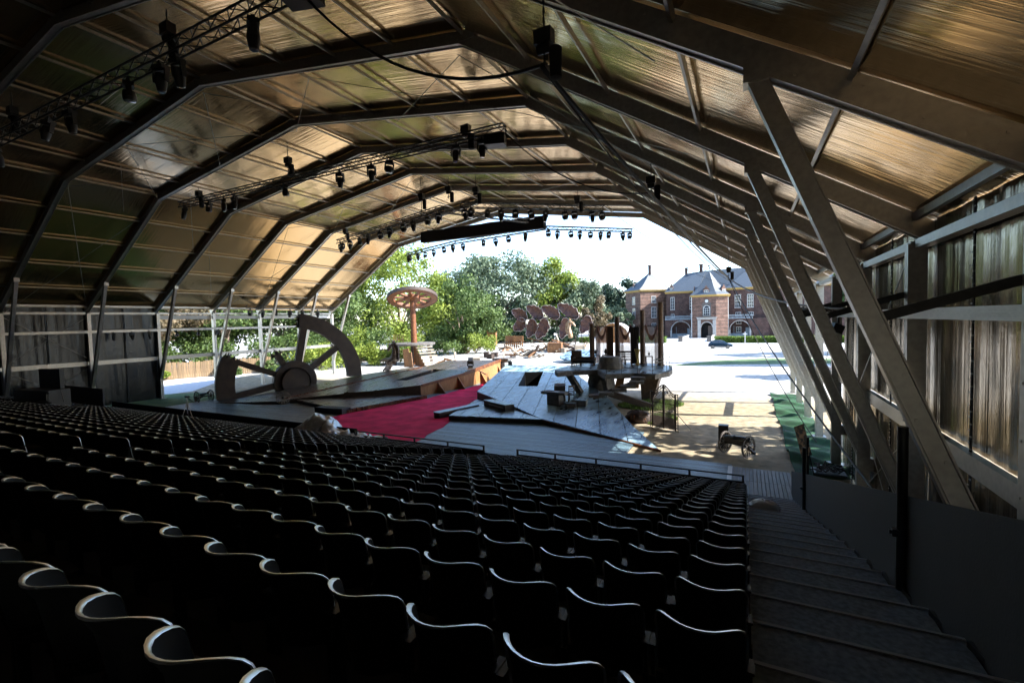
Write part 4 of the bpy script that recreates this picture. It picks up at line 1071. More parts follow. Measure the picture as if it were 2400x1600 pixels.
curtain('gauze_curtain', 'pale see-through gauze between the third and tallest columns', -7.2, -6.15, 2.62, 5.62, 37.75, 'curtain_white', 10)
curtain('rose_curtain', 'rose curtain strip left of the tallest column', -6.45, -6.1, 2.62, 5.6, 37.6, 'curtain_rose', 4)
for lab, x0, x1, y in (('rose cloth swag draped between the first two columns', -11.3, -10.35, 38.1), ('rose cloth swag draped between the second and third columns', -9.35, -8.35, 38.15), ('rose cloth swag draped between the third and tallest columns', -7.2, -6.1, 37.6)):
    c = thing('swag', lab, 'curtain', ((x0+x1)/2, y, 4.4), group='swags between the columns'); hw = (x1-x0)/2
    for k in range(5):
        dr = .75+.12*k
        MB().tube([(hw*(-.95+.05*k+1.9*i/12*(1-.05*k)), .05*(k % 2)-.06, 1.22-dr*math.sin(math.pi*i/12)**.8+.05*k) for i in range(13)], .06, 6, rad=[.05+.03*math.sin(math.pi*i/12) for i in range(13)]).build('fold', 'curtain_rose', c)
c = thing('curtain_rod', 'thin dark rod carrying the curtains between the columns', 'rod', (-8.8, 38.0, 5.7))
MB().tube([(-2.85, 0, 0), (-.8, .6, 0), (1.35, 0, 0), (2.85, -.8, 0)], .025, 6).build('bar', 'iron', c)
# furniture on the terrace
def side_table(lab, x, y, z, m='column_brown', w=.55, h=.72):
    c = thing('side_table', lab, 'table', (x, y, z), .1)
    MB().box((0, 0, h), (w, w*.75, .05)).build('table_top', m, c)
    for a in (-1, 1):
        for b_ in (-1, 1): MB().beam((a*w*.4, b_*w*.28, 0), (a*w*.44, b_*w*.32, h-.02), .045, .045).build('leg', m, c)
    return c
def urn(lab, x, y, z, s=1.0, m='iron'):
    c = thing('urn', lab, 'urn', (x, y, z)); MB().lathe([(.02, 0), (.09*s, .01), (.05*s, .05*s), (.04*s, .09*s), (.13*s, .2*s), (.15*s, .30*s), (.08*s, .38*s), (.10*s, .42*s), (.02, .40*s)], 14).build('bowl', m, c)
    MB().lathe([(.10*s, .42*s), (.05*s, .47*s), (.02, .54*s)], 10).build('lid', m, c)
side_table('small dark table behind the sofa at the left of the terrace', -11.0, 37.2, 2.6)
urn('dark urn on the leftmost small table of the terrace', -11.1, 37.2, 3.35, .9)
side_table('small dark table with urn before the brown curtain', -10.35, 37.5, 2.6)
urn('round dark urn before the brown curtain', -10.35, 37.5, 3.35, 1.0)
side_table('small round-legged table before the right swag', -6.75, 36.9, 2.6)
urn('little dark urn on the table near the tallest column', -6.75, 36.9, 3.35, .6)
c = thing('golden_vase', 'tall golden trumpet vase before the black flowered curtain', 'vase', (-7.72, 37.2, 2.6)); MB().lathe([(.18, 0), (.16, .05), (.08, .15), (.09, .5), (.15, .95), (.24, 1.25), (.22, 1.25), (.1, .8)], 16).build('body', 'brass', c)
MB().tube([(0, 0, 1.2), (.02, 0, 2.0)], .02, 6).build('stick', 'prop_pale', c)
def arm_chair(lab, x, y, z, rz, m='column_brown'):
    c = thing('chair', lab, 'chair', (x, y, z), rz)
    MB().box((0, 0, .44), (.52, .5, .06)).build('seat', m, c)
    for a in (-1, 1):
        MB().beam((a*.23, .22, 0), (a*.23, .22, .43), .045, .045).build('leg', m, c)
        MB().beam((a*.23, -.22, 0), (a*.24, -.28, 1.05), .045, .045).build('leg', m, c)
        MB().beam((a*.25, -.24, .68), (a*.25, .2, .66), .045, .04).build('arm', m, c)
    for k in range(4): MB().box((0, -.255-.02*k, .6+.13*k), (.46, .025, .06)).build('back_slat', m, c)
    MB().box((0, -.285, 1.05), (.54, .04, .1)).build('top_rail', m, c)
arm_chair('dark slat-back chair before the middle swag, left one', -9.0, 37.0, 2.6, R(170))
arm_chair('dark slat-back chair beside the black flowered curtain', -8.4, 37.1, 2.6, R(200))
arm_chair('pale carved armchair behind the rail at the terrace right end', -5.75, 35.2, 2.6, R(110), 'prop_pale')
arm_chair('thin dark armchair beside the trestle desk on the right ramp', -10.75, 29.6, .82, R(60), 'iron')
c = thing('sofa', 'low dark upholstered bench at the left of the terrace', 'sofa', (-11.6, 35.7, 2.59), .05)
MB().box((0, 0, .36), (1.7, .7, .2)).build('cushion', 'black_cloth', c); MB().box((0, .33, .55), (1.7, .1, .34)).build('back', 'column_brown', c)
for a in (-.8, .8):
    MB().tube([(a, -.3, .46), (a*1.06, -.3, .62), (a*1.12, 0, .66), (a*1.06, .3, .62)], .05, 6).build('arm', 'column_brown', c)
    for b_ in (-.28, .28): MB().tube([(a*.95, b_, 0), (a, b_, .28)], .035, 6).build('leg', 'column_brown', c)
c = thing('writing_cabinet', 'small dark cabinet behind the low bench on the terrace', 'cabinet', (-12.45, 36.2, 2.59), .1)
MB().box((0, 0, .55), (.85, .5, .5)).box((0, .1, 1.0), (.8, .3, .4)).build('body', 'column_brown', c)
for a in (-.36, .36):
    for b_ in (-.2, .2): MB().box((a, b_, .15), (.07, .07, .3)).build('leg', 'column_brown', c)
c = thing('stump_rock', 'big dark flat-topped stump in the middle of the terrace', 'stump', (-9.15, 34.4, 2.59))
rg = random.Random(77); sm = MB(); sm.lathe([(1.0, 0), (.95, .1), (.82, .5), (.74, .85), (.70, .88), (.05, .86)], 26); sm.v = [(x*(1+.05*math.sin(9*math.atan2(y, x))+rg.uniform(-.02, .02)), y*(1+rg.uniform(-.03, .03)), z) for x, y, z in sm.v]; sm.build('body', 'stone_dark', c)
# desk on the ramp
c = thing('desk', 'heavy dark stone-topped desk standing on the right ramp', 'desk', (-11.55, 29.0, zr_(-11.55, 29.0)), -.12)
MB().prism([(-.95, -.25), (-.6, -.42), (.9, -.36), (1.0, .0), (.8, .40), (-.8, .42)], .72, .88).build('desk_top', 'stone_dark', c)
MB().prism([(-.45, -.3), (.45, -.3), (.5, .3), (-.5, .3)], -.05, .72).build('pedestal', 'stone_dark', c)
MB().box((.15, -.1, .888), (.42, .3, .012)).build('paper', 'white_paint', c)
rough_block('prompt_box', 'dark faceted box standing on the far side of the ramp desk', 'box', (-11.6, 30.1, zr_(-11.6, 30.1)), (.75, .6, 1.2), .3, 'stone_dark')
rough_block('ramp_block', 'larger dark block on the ramp beneath the terrace steps', 'block', (-9.9, 29.3, zr_(-9.9, 29.3)-.02), (.95, .7, .42), .1, 'stone_dark', cap='sky_tinted_paint')
rough_block('ramp_block', 'smaller dark block in front of the terrace steps on the ramp', 'block', (-10.3, 28.7, zr_(-10.3, 28.7)-.02), (.7, .5, .3), .2, 'stone_dark', cap='sky_tinted_paint')
c = thing('draped_rocks', 'rumpled cloth-covered heap under the terrace', 'heap', (-10.3, 35.2, .9)); hp = MB(); hp.sphere((0, 0, .5), .8, 18, 10, (1.0, .8, 1.15), .12, rg); hp.sphere((-.5, .2, .95), .35, 12, 8, (1.2, 1, .7), .15, rg); hp.build('cloth', 'stone_dark', c)
for lab, x, y, w, h, rz in (('orange painted board under the terrace, left one', -9.2, 37.6, .9, 1.5, .3), ('orange painted board under the terrace, right one', -8.0, 37.6, 1.3, 1.6, -.5)):
    MB().add([(-w/2, -.04, 0), (w*.25, -.04, 0), (w/2, -.04, h), (-w*.1, -.04, h), (-w/2, .04, 0), (w*.25, .04, 0), (w/2, .04, h), (-w*.1, .04, h)], [(0, 1, 2, 3), (7, 6, 5, 4), (0, 4, 5, 1), (1, 5, 6, 2), (2, 6, 7, 3), (3, 7, 4, 0)]).build('painted_board', 'plywood', loc=(x, y, .7), rot=(0, 0, rz), label=lab, cat='board')
# ================================================================ iron gate
c = thing('iron_gate', 'rusty wrought iron double gate with scrolled arched top', 'gate', (-4.17, 27.0, 0), math.atan2(-1.03, 1.7))
GW = 1.62; HW = GW/2
def gt(x):
    a = abs(x)/HW
    return 2.08+.47*(.5+.5*math.cos(math.pi*min(1, a/.92)))
for sx in (-1, 1):
    p = MB()
    for q in (-.07, .07): p.box((sx*(HW+.09)+q, 0, 1.04), (.03, .03, 2.08))
    for k in range(16): p.tube([(sx*(HW+.09)+.05*math.cos(a_), 0, .12+.125*k+.05*math.sin(a_)) for a_ in [0, 1.05, 2.1, 3.14, 4.2, 5.24, 6.28]], .009, 4)
    p.box((sx*(HW+.09), 0, 2.09), (.2, .05, .04)); p.build('gate_post', 'iron', c)
for sx in (-1, 1):
    leaf = MB(); 
    for q in (.02, HW-.02): leaf.box((sx*q, 0, .5*gt(q)+.03), (.05, .045, gt(q)-.06))
    for z in (.10, 1.08, 1.5, .95): leaf.box((sx*HW/2, 0, z), (HW-.04, .03, .03))
    lf = leaf.build('gate_leaf', 'iron', c)
    for k in range(1, 10):
        x = sx*HW*k/10; MB().box((x, 0, gt(x)/2-.12), (.026, .026, gt(x)-.5)).build('bar', 'iron', lf)
    for k in range(1, 20, 2):
        x = sx*HW*k/20; MB().box((x, 0, .42), (.020, .020, .62)).build('bar', 'iron', lf)
    sc_ = MB()
    for off_ in (0, -.30): sc_.tube([(sx*HW*i/16, 0, gt(HW*i/16)+off_-.01) for i in range(17)], .030 if off_ == 0 else .020, 6)
    sc_.tube([(sx*HW*i/12, 0, 1.05+.75*math.cos(math.pi/2*i/12)) for i in range(13)], .010, 5)
    for k in range(8):
        x = HW*(k+.5)/8; zc_ = gt(x)-.15
        sc_.tube([(sx*x+(.09-.008*j)*math.cos(j*.7+k), 0, zc_+(.10-.009*j)*math.sin(j*.7+k)) for j in range(10)], .016, 5)
        sc_.tube([(sx*x+.05*math.cos(j*1.05), 0, zc_-.02+.05*math.sin(j*1.05)) for j in range(7)], .014, 4)
    sc_.build('scrollwork', 'iron', lf)
MB().tube([(.9, .03, 1.0), (1.05, 1.0, .0)], .018, 6).build('stay', 'iron', c)
# earth heap beside the gate
rg = random.Random(15); c = thing('turf_heap', 'brown heap of peat and roots left of the iron gate', 'heap', (-5.85, 28.4, 0)); hp = MB(); hp.sphere((0, 0, .25), .75, 22, 12, (1.05, .7, .62), .13, rg); hp.build('mound', 'edge_wood', c)
rt = MB()
for k in range(40):
    a = rg.uniform(0, 6.28); rr = rg.uniform(.2, .75); x, y = rr*math.cos(a), rr*.7*math.sin(a); rt.tube([(x, y, .25+.35*(1-rr)), (x*1.15, y*1.15-.05, .25+rg.uniform(-.1, .3)), (x*1.3, y*1.3-.1, rg.uniform(.02, .3))], .03, 4, rad=[.03, .02, .006])
rt.build('root', 'rust_wood', c)
# grass tufts near gate and terrace leg
def tufts(name, label, pts, n, h, m='grass_blade', seed=1, spread=.25):
    b = MB(); r = random.Random(seed)
    for (x, y, rx, ry) in pts:
        for k in range(n):
            a, q = r.uniform(0, 6.28), math.sqrt(r.random()); px, py = x+rx*q*math.cos(a), y+ry*q*math.sin(a); hh = h*r.uniform(.4, 1.2); d = r.uniform(0, 6.28); lx, ly = math.cos(d)*hh*.4, math.sin(d)*hh*.4; w = hh*.06+.008
            b.add([(px-w*math.sin(d), py+w*math.cos(d), 0), (px+w*math.sin(d), py-w*math.cos(d), 0), (px+lx, py+ly, hh)], [(0, 1, 2)])
    return b.build(name, m, kind='stuff', label=label)
tufts('grass_tufts', 'bright green grass growing behind the gate and terrace leg', [(-6.4, 33.6, 2.0, 1.6), (-5.6, 35.0, 1.6, 1.6), (-4.7, 29.5, .9, 1.8)], 2600, .22, seed=4)

# ================================================================ small wreckage in the bright field
def crate(lab, x, y, s, rz, m='prop_brown', h=None, cat='crate'):
    c = thing('crate', lab, cat, (x, y, 0), rz, 'wreckage pieces on the field'); h = h or s
    MB().box((0, 0, h/2), (s, s*.8, h)).build('body', m, c)
    for z in (.15, .5, .85): MB().box((0, -s*.405, h*z), (s*1.04, .05, h*.12)).build('slat', m, c)
    for sx in (-1, 1): MB().box((sx*s*.47, -s*.44, h/2), (s*.1, .04, h)).build('batten', m, c)
crate('tiny dark crate, leftmost behind the left ramp wall', -40.6, 70.1, .8, .2, 'edge_wood', 1.0)
crate('low crate in the middle of three behind the left ramp wall', -38.8, 68.4, 1.0, -.1, 'edge_wood', .8)
crate('low crate, right one of three behind the left ramp wall', -39.76, 71.6, 1.1, .15, 'edge_wood', .8)
crate('tiny crate just behind the black floor lamp of the left ramp', -38.1, 64.1, .6, .4, 'edge_wood', .7)
crate('flat pale crate near the black floor lamp of the left ramp', -37.0, 61.0, 1.6, .1, 'prop_pale', .8)
crate('tall orange chest under the left end of the giant leaves', -62.1, 130.9, 4.4, .1, 'prop_brown', 4.4)
crate('orange trunk-shaped tub standing alone on the field', -59.1, 105.2, 2.2, .3, 'prop_brown', 4.0)
crate('tiny dark post-like crate right of the small horse head', -56.1, 93.6, .7, .2, 'edge_wood', 1.2)
crate('brown crate at the left foot of the wreckage horse', -33.0, 83.6, 2.6, .2, 'prop_brown', 1.9)
crate('small pale crate next to the brown crate by the wreckage horse', -31.2, 83.2, 1.3, -.2, 'prop_pale', .9)
crate('pale crate before the terrace sofa, far in the field', -28.3, 84.2, 1.8, .5, 'prop_pale', 1.4)
crate('far dark block under the leaves', -69.0, 150.0, 4.0, .2, 'edge_wood', 3.0)
for lab, x, y in (('broken brown fence chair in the field, left one', -48.2, 94.2), ('broken brown fence chair in the field, right one', -45.8, 93.6)):
    c = thing('broken_chair', lab, 'chair', (x, y, 0), .2, 'broken chairs on the field')
    for k in range(5): MB().box((-.9+.45*k, 0, 1.4), (.26, .12, 2.8-.25*k)).build('slat', 'prop_brown', c)
    MB().box((0, .02, 2.3), (2.2, .3, 1.2)).build('back_board', 'prop_brown', c); MB().box((0, -.5, 1.1), (2.2, 1.1, .16)).build('seat', 'prop_brown', c)
# long heap of planks at the end of the left ramp wall and by the wreckage horse
def plank_heap(lab, x, y, r, n, seed, h=.9, L=(1.2, 3.2)):
    c = thing('plank_heap', lab, 'wreckage', (x, y, 0)); q = random.Random(seed)
    for k in range(n):
        a, rr = q.uniform(0, 6.28), r*math.sqrt(q.random()); px, py = rr*math.cos(a), rr*math.sin(a)*.7; l_ = q.uniform(*L); d = Vector((q.uniform(-1, 1), q.uniform(-1, 1), q.uniform(-.15, .45))).normalized()*l_/2; z = .15+h*(1-rr/r)*q.random()+abs(d.z)
        MB().beam(Vector((px, py, z))-d, Vector((px, py, z))+d, q.uniform(.15, .45), q.uniform(.06, .3)).build('plank', q.choice(('prop_brown', 'prop_pale', 'prop_pale', 'edge_wood')), c)
plank_heap('scattered broken planks beyond the end of the left ramp wall', -34.5, 70.5, 4.2, 26, 1, .7)
plank_heap('scattered planks and crates around the broken chairs', -44.8, 84.5, 5.0, 26, 2, .8)
plank_heap('pile of broken planks at the foot of the wreckage horse', -32.4, 86.5, 5.0, 44, 3, 2.4, (1.5, 4.5))
plank_heap('small pile of boards beside the wooden stair', -38.8, 56.2, 2.0, 14, 5, .6, (.8, 2.0))
plank_heap('thin line of pale sticks behind the small horse head', -56.0, 118.0, 7.0, 10, 7, .4, (3, 6))
c = thing('wall_pier', 'thick dark capped pier at the far end of the left ramp wall', 'pier', (-25.0, 46.2, 0)); MB().box((0, 0, .9), (.8, .8, 1.8)).build('shaft', 'edge_wood', c); MB().box((.3, 0, 1.98), (2.0, 1.1, .34)).box((.3, 0, 1.76), (1.5, .9, .12)).build('cap', 'stone_dark', c)
c = thing('floor_lamp', 'black stage lamp lying on the far end of the left ramp', 'lamp', (-25.2, 40.2, zlb(-25.2, 40.2)), .5); MB().box((0, 0, .14), (.5, .36, .28)).build('base', 'black_paint', c)
for sx in (-.3, .3): MB().beam((sx, 0, .2), (sx*.9, .1, .75), .08, .14).build('yoke', 'black_paint', c)
MB().box((0, .12, .72), (.5, .6, .42), M=Matrix.Rotation(.6, 3, 'X')).build('housing', 'black_paint', c)
c = thing('floor_lamp', 'small black stage lamp at the back corner of the right ramp', 'lamp', (-22.0, 42.9, zr_(-22.0, 42.9)), .2); MB().box((0, 0, .2), (.4, .35, .4)).build('base', 'black_paint', c); MB().box((0, 0, .48), (.42, .32, .18)).build('housing', 'white_paint', c)
# big pale balloon-like shell behind the terrace
c = thing('shell_tent', 'pale rounded canvas shell tent behind the terrace', 'tent', (-15.2, 60.0, 0)); 
MB().grid(lambda u, v: (2.2*math.cos(math.pi*u), 2.6*(v-.5), 3.2+2.6*math.sin(math.pi*u)*.98), 24, 4).build('canopy', 'white_paint', c)
for sx in (-1, 1): MB().box((sx*2.2, 0, 1.62), (.12, 2.4, 3.24)).build('side', 'curtain_white', c)
MB().grid(lambda u, v: (2.15*math.cos(math.pi*u)*v, -1.25, 3.2+2.5*math.sin(math.pi*u)*v), 20, 3).build('front_arch', 'plywood', c)
c = thing('round_rug', 'big round pale wooden disc lying tilted behind the right ramp', 'disc', (-21.8, 65.5, .0)); MB().lathe([(.05, 0), (3.1, 0), (3.2, .1), (3.1, .2), (.05, .22)], 40, (0, 0, .9), Matrix.Rotation(.18, 3, 'X')).build('disc', 'sky_tinted_paint', c)

# ================================================================ things at the right: green carpet, printed board, hardware
gc = MB(); rg = random.Random(9)
def gcf(u, v):
    y = 21.0+21*v; x = 1.72+1.9*u+.05*math.sin(y*.7)*(1-u)
    return x, y, max(.012, .08+.16*math.sin(y*1.9+u*2)*math.sin(u*3.1+y*.6)+.07*math.sin(y*4.3+u*6)+(.05*math.sin(y*1.7)))
gc.grid(gcf, 14, 140).build('green_carpet', 'green_carpet', label='rumpled green carpet strip along the foot of the right posts', cat='carpet')
c = thing('printed_board', 'tilted printed board on a black pole by the stair foot', 'sign', (2.05, 21.2, 0), R(-62))
MB().tube([(.18, 0, 0), (.18, 0, 1.55)], .05, 8).build('pole', 'black_paint', c)
MB().box((-.12, 0, 1.35), (.62, .03, 1.2), M=Matrix.Rotation(R(-24), 3, 'Y')).build('board', 'sign_print', c); MB().tube([(.12, 0, 1.3), (.45, .1, .02)], .02, 6).build('stay', 'black_paint', c)
c = thing('clamp_pile', 'pile of shiny scaffold clamps on a board beside the green carpet', 'clamps', (2.9, 21.7, .05)); q = random.Random(44)
MB().box((0, 0, .03), (1.1, .8, .06)).build('tray', 'deck_wood', c)
for k in range(46):
    x, y = q.uniform(-.42, .42), q.uniform(-.3, .3); d = Vector((q.uniform(-1, 1), q.uniform(-1, 1), q.uniform(-.4, .6))).normalized()*.11; z = .12+.18*q.random()
    MB().tube([Vector((x, y, z))-d, Vector((x, y, z))+d], .028, 6).build('clamp', 'seat_metal', c)
MB().tube([(-.9, -.2, .06), (-.2, .3, .07), (.6, .2, .06)], .02, 5).build('strap', 'black_paint', c)
# ================================================================ lighting trusses
def truss(label, a, b, size=.34, seg=.42, m='dark_steel', square=True, group=None):
    a, b = Vector(a), Vector(b); d = b-a; L = d.length; d.normalize()
    t = thing('lighting_truss', label, 'truss', tuple((a+b)/2), 0, group); o = (a+b)/2
    x = d.cross(Vector((0, 0, 1))).normalized(); z = x.cross(d); h = size/2
    cr = [x*h+z*h, x*-h+z*h, x*-h+z*-h, x*h+z*-h] if square else [x*h+z*-h, x*-h+z*-h, z*h]
    ch = MB()
    for c in cr: ch.tube([a-o+c, b-o+c], .034, 6)
    ch.build('chord', m, t)
    k = max(2, int(L/seg)); lat = MB()
    for f in range(len(cr)):
        c0, c1 = cr[f], cr[(f+1) % len(cr)]
        for i in range(k):
            p, q = a-o+d*(L*i/k), a-o+d*(L*(i+1)/k)
            lat.tube([p+(c0 if i % 2 == 0 else c1), q+(c1 if i % 2 == 0 else c0)], .017, 4, cap=False)
    lat.build('lattice', m, t)
    for e in (a, b):
        MB().box(tuple(e-o), (.05, .05, .05)).beam(e-o+cr[0], e-o+cr[1], .05, .05).beam(e-o+cr[1], e-o+cr[2], .05, .05).build('end_frame', m, t)
    return t
GT = 'lighting trusses under the roof'
T1a, T1b = Vector((-29.5, 8.2, 14.7)), Vector((-10.2, 8.2, 14.7))
T2a, T2b = Vector((-34.0, 18.2, 14.7)), Vector((-9.35, 18.2, 14.7))
T3a, T3b = Vector((-33.5, 31.2, 14.0)), Vector((-18.2, 26.0, 14.0))
T4a, T4b = Vector((-16.6, 25.9, 14.0)), Vector((-8.8, 32.0, 14.0))
T5a, T5b = Vector((-18.3, 26.1, 13.9)), Vector((-15.6, 34.0, 14.3))
T6 = [Vector((-33.7, 41.2, 14.0)), Vector((-25.0, 37.6, 14.0)), Vector((-14.8, 36.0, 14.0)), Vector((-8.9, 41.4, 14.0))]
truss('long black truss nearest the camera at the top left', T1a, T1b, group=GT)
truss('long black truss crossing the middle of the roof', T2a, T2b, group=GT)
truss('slanted black truss over the left ramp', T3a, T3b, group=GT)
truss('slanted black truss over the stage, bright lamps hanging in a row', T4a, T4b, group=GT)
truss('short black truss running back from the meeting of the stage trusses', T5a, T5b, .28, group=GT)
truss('thin far truss under the arch at the left, before the trees', T6[0], T6[1], .26, group=GT)
truss('thin far truss hidden behind the long black drape', T6[1], T6[2], .26, group=GT)
truss('thin far truss against the sky at the right of the arch', T6[2], T6[3], .26, group=GT)
dr = thing('black_drape', 'long black cloth box hanging across the arch opening', 'drape', (-21.2, 36.0, 14.0))
def drf(u, v): return (-6.3+12.6*u, -.35+.02*math.sin(u*40), -.05+(1.02+.02*math.sin(u*23))*v)
MB().grid(drf, 60, 4).build('front_cloth', 'black_cloth', dr)
MB().box((0, 0, .48), (12.58, .6, .98)).build('box', 'black_cloth', dr)

# lamps ----------------------------------------------------------------
def lamp_proto(name, label, wash=False):
    t = thing(name, label, 'spotlight')
    MB().box((0, 0, -.06), (.06, .10, .12)).tube([(0, -.05, 0), (0, .05, 0)], .045, 8).build('clamp', 'black_paint', t)
    MB().box((0, 0, -.18), (.36, .28, .13)).build('base', 'black_paint', t)
    y = MB()
    for s in (-1, 1): y.box((s*.20, 0, -.40), (.05, .14, .36))
    y.box((0, 0, -.255), (.44, .14, .04)); y.build('yoke', 'black_paint', t)
    if wash:
        h = MB().lathe([(.10, -.16), (.17, -.13), (.185, 0), (.175, .12), (.16, .15)], 16, (0, 0, -.52), Matrix.Rotation(R(180), 3, 'X')).build('head', 'black_paint', t)
        MB().lathe([(.158, .14), (.15, .165), (.02, .175)], 16, (0, 0, -.52), Matrix.Rotation(R(180), 3, 'X')).build('lens', 'lens_glass', h)
    else:
        h = MB().lathe([(.06, -.20), (.13, -.17), (.155, -.05), (.15, .12), (.12, .26), (.11, .33)], 16, (0, 0, -.52), Matrix.Rotation(R(180), 3, 'X')).build('head', 'black_paint', t)
        MB().lathe([(.108, .32), (.10, .345), (.02, .35)], 16, (0, 0, -.52), Matrix.Rotation(R(180), 3, 'X')).build('lens', 'lens_glass', h)
    note_kids(t); return t
pro = {False: lamp_proto('spotlight', 'x'), True: lamp_proto('wash_light', 'x', True)}; used = {False: False, True: False}
rg = random.Random(2)
def hang(a, b, fr, name, drop, s=1.0, kinds=None, grp=''):
    for i, f in enumerate(fr):
        p = a+(b-a)*f; p.z -= drop; wsh = kinds[i % len(kinds)] if kinds else (i % 2 == 0)
        lab = '%s lamp on %s, %s from the left' % ('round' if wsh else 'long', name, ordinal(i))
        rot = (rg.uniform(-.18, .18), rg.uniform(-.12, .12), rg.uniform(-.6, .6))
        if not used[wsh]:
            o = pro[wsh]; used[wsh] = True; o.location = p; o.rotation_euler = rot; o['label'] = lab; o['group'] = grp
        else: o = copy_thing(pro[wsh], p, rot, lab, grp)
        o.scale = (s*.84, s*.84, s*.84)
hang(T1a, T1b, (.02, .30, .385, .60, .70, .745, .93), 'the truss nearest the camera', .17, 1.25, (False, False, False, True, False), 'lamps on the near truss')
hang(T2a, T2b, (.02, .13, .19, .235, .42, .60, .69, .74, .90, .955), 'the mid-roof truss', .17, 1.2, (False, True, False), 'lamps on the middle truss')
hang(T3a, T3b, (.03, .06, .15, .26, .36, .48, .58, .70, .78, .90, .98), 'the slanted truss over the left ramp', .17, 1.15, (False, True), 'lamps on the left stage truss')
hang(T4a, T4b, (.02, .07, .18, .27, .37, .47, .58, .71, .78, .91, .98), 'the slanted bright stage truss', .17, 1.15, (False, True, True), 'lamps on the right stage truss')
hang(T6[0], T6[1], (.03, .07, .25, .42, .6, .8, .97), 'the far left truss before the trees', .13, 1.1, (False, True), 'lamps on the far left truss')
hang(T6[1], T6[2], (.1, .35, .48, .62, .8), 'the far truss behind the drape', .13, 1.1, (False, True), 'lamps on the far drape truss')
hang(T6[2], T6[3], (.02, .13, .27, .38, .5, .62, .72, .88, .97), 'the far right truss against the sky', .13, 1.1, (True, False), 'lamps on the far right truss')
hang(Vector((-47.75, 19.7, 6.24)), Vector((-47.75, 22.3, 6.24)), (0, .5, 1.0), 'the left wall rail over the black curtain', .0, 1.0, (False,), 'lamps on the left wall rail')
hang(Vector((-47.6, 24.5, 6.24)), Vector((-47.6, 28.4, 6.24)), (0, .5, 1.0), 'the left wall rail before the open bay', .0, 1.0, (True,), 'lamps at the open bay')
truss('short black truss over the rail at the left wall end', (-46.9, 31.0, 8.55), (-46.9, 42.5, 8.55), .26, group=GT)
hang(Vector((-46.9, 31.0, 8.4)), Vector((-46.9, 42.5, 8.4)), (.03, .16, .30, .45, .6, .78), 'the short truss at the left wall end', .1, 1.3, (True, False), 'lamps on the left wall truss')
# loudspeaker hung at the top of the near truss
c = thing('loudspeaker', 'black loudspeaker box hanging at the end of the near truss', 'speaker', (-9.7, 8.2, 14.55), .3); MB().box((0, 0, 0), (.9, .6, .5)).build('cabinet', 'black_paint', c); MB().box((0, -.31, 0), (.8, .02, .42)).build('grille', 'black_cloth', c)
c = thing('loudspeaker', 'black loudspeaker box at the right end of the mid-roof truss', 'speaker', (-9.8, 18.2, 14.25), .3); MB().box((0, 0, 0), (.9, .6, .45)).build('cabinet', 'black_paint', c); MB().box((0, -.31, 0), (.8, .02, .38)).build('grille', 'black_cloth', c)

# chain hoists -----------------------------------------------------------
def hoist(label, x, y, ztop, zbot, bag=True, s=1.0):
    t = thing('chain_hoist', label, 'hoist', (x, y, zbot), 0, 'chain hoists'); H_ = ztop-zbot
    ch = MB(); k = max(2, int(H_/.09))
    for i in range(k):
        z = H_*i/k; ch.tube([(0, 0, z), (0, 0, z+H_/k*1.2)], .022*s if i % 2 else .014*s, 5)
    ch.build('chain', 'black_paint', t)
    MB().box((0, 0, H_*.45), (.34*s, .22*s, .26*s)).tube([(-.13*s, 0, H_*.45-.2*s), (.13*s, 0, H_*.45-.2*s)], .09*s, 10).build('motor', 'black_paint', t)
    if bag: MB().lathe([(.02, -.30*s), (.11*s, -.28*s), (.12*s, .25*s), (.09*s, .28*s)], 12, (.22*s, 0, H_*.45-.5*s)).build('chain_bag', 'black_cloth', t)
    MB().tube([(-.03, 0, 0), (-.07*s, 0, .08*s), (0, 0, .16*s), (.06*s, 0, .08*s)], .02*s, 6).build('hook', 'dark_steel', t)
def rz_at(x):
    a = abs(x-XC); return (ZA-(ZA-ZK)*a/XK if a < XK else ZK-(ZK-ZE)*(a-XK)/(W-XK))-.55
for i, (x, y, zb_) in enumerate(((-27.0, 8.2, 14.9), (-15.5, 8.2, 14.9), (-31.9, 18.2, 14.9), (-23.2, 18.2, 14.9), (-11.3, 18.2, 14.9), (-32.0, 30.7, 14.2), (-20.5, 26.8, 14.2), (-15.8, 26.5, 14.2), (-10.3, 30.8, 14.2), (-18.3, 27.0, 14.9))):
    hoist('chain hoist above the %s, %s from the left' % (('near truss', 'mid-roof truss', 'stage trusses')[0 if i < 2 else 1 if i < 5 else 2], ordinal((i, i-2, i-5)[0 if i < 2 else 1 if i < 5 else 2])), x, y, rz_at(x), zb_, s=1.2)
# hoists carrying the fat cable at the right
hoist('big chain hoist with bag at the top centre', -3.33, fy(2), 12.3, 11.0, True, 1.0)
hoist('chain hoist with bag halfway along the fat cable', -3.18, 18.2, 12.15, 11.0, True, 1.0)
hoist('chain hoist at the right carrying the cable near the castle view', -.99, 33.2, 10.3, 8.6, True, .9)
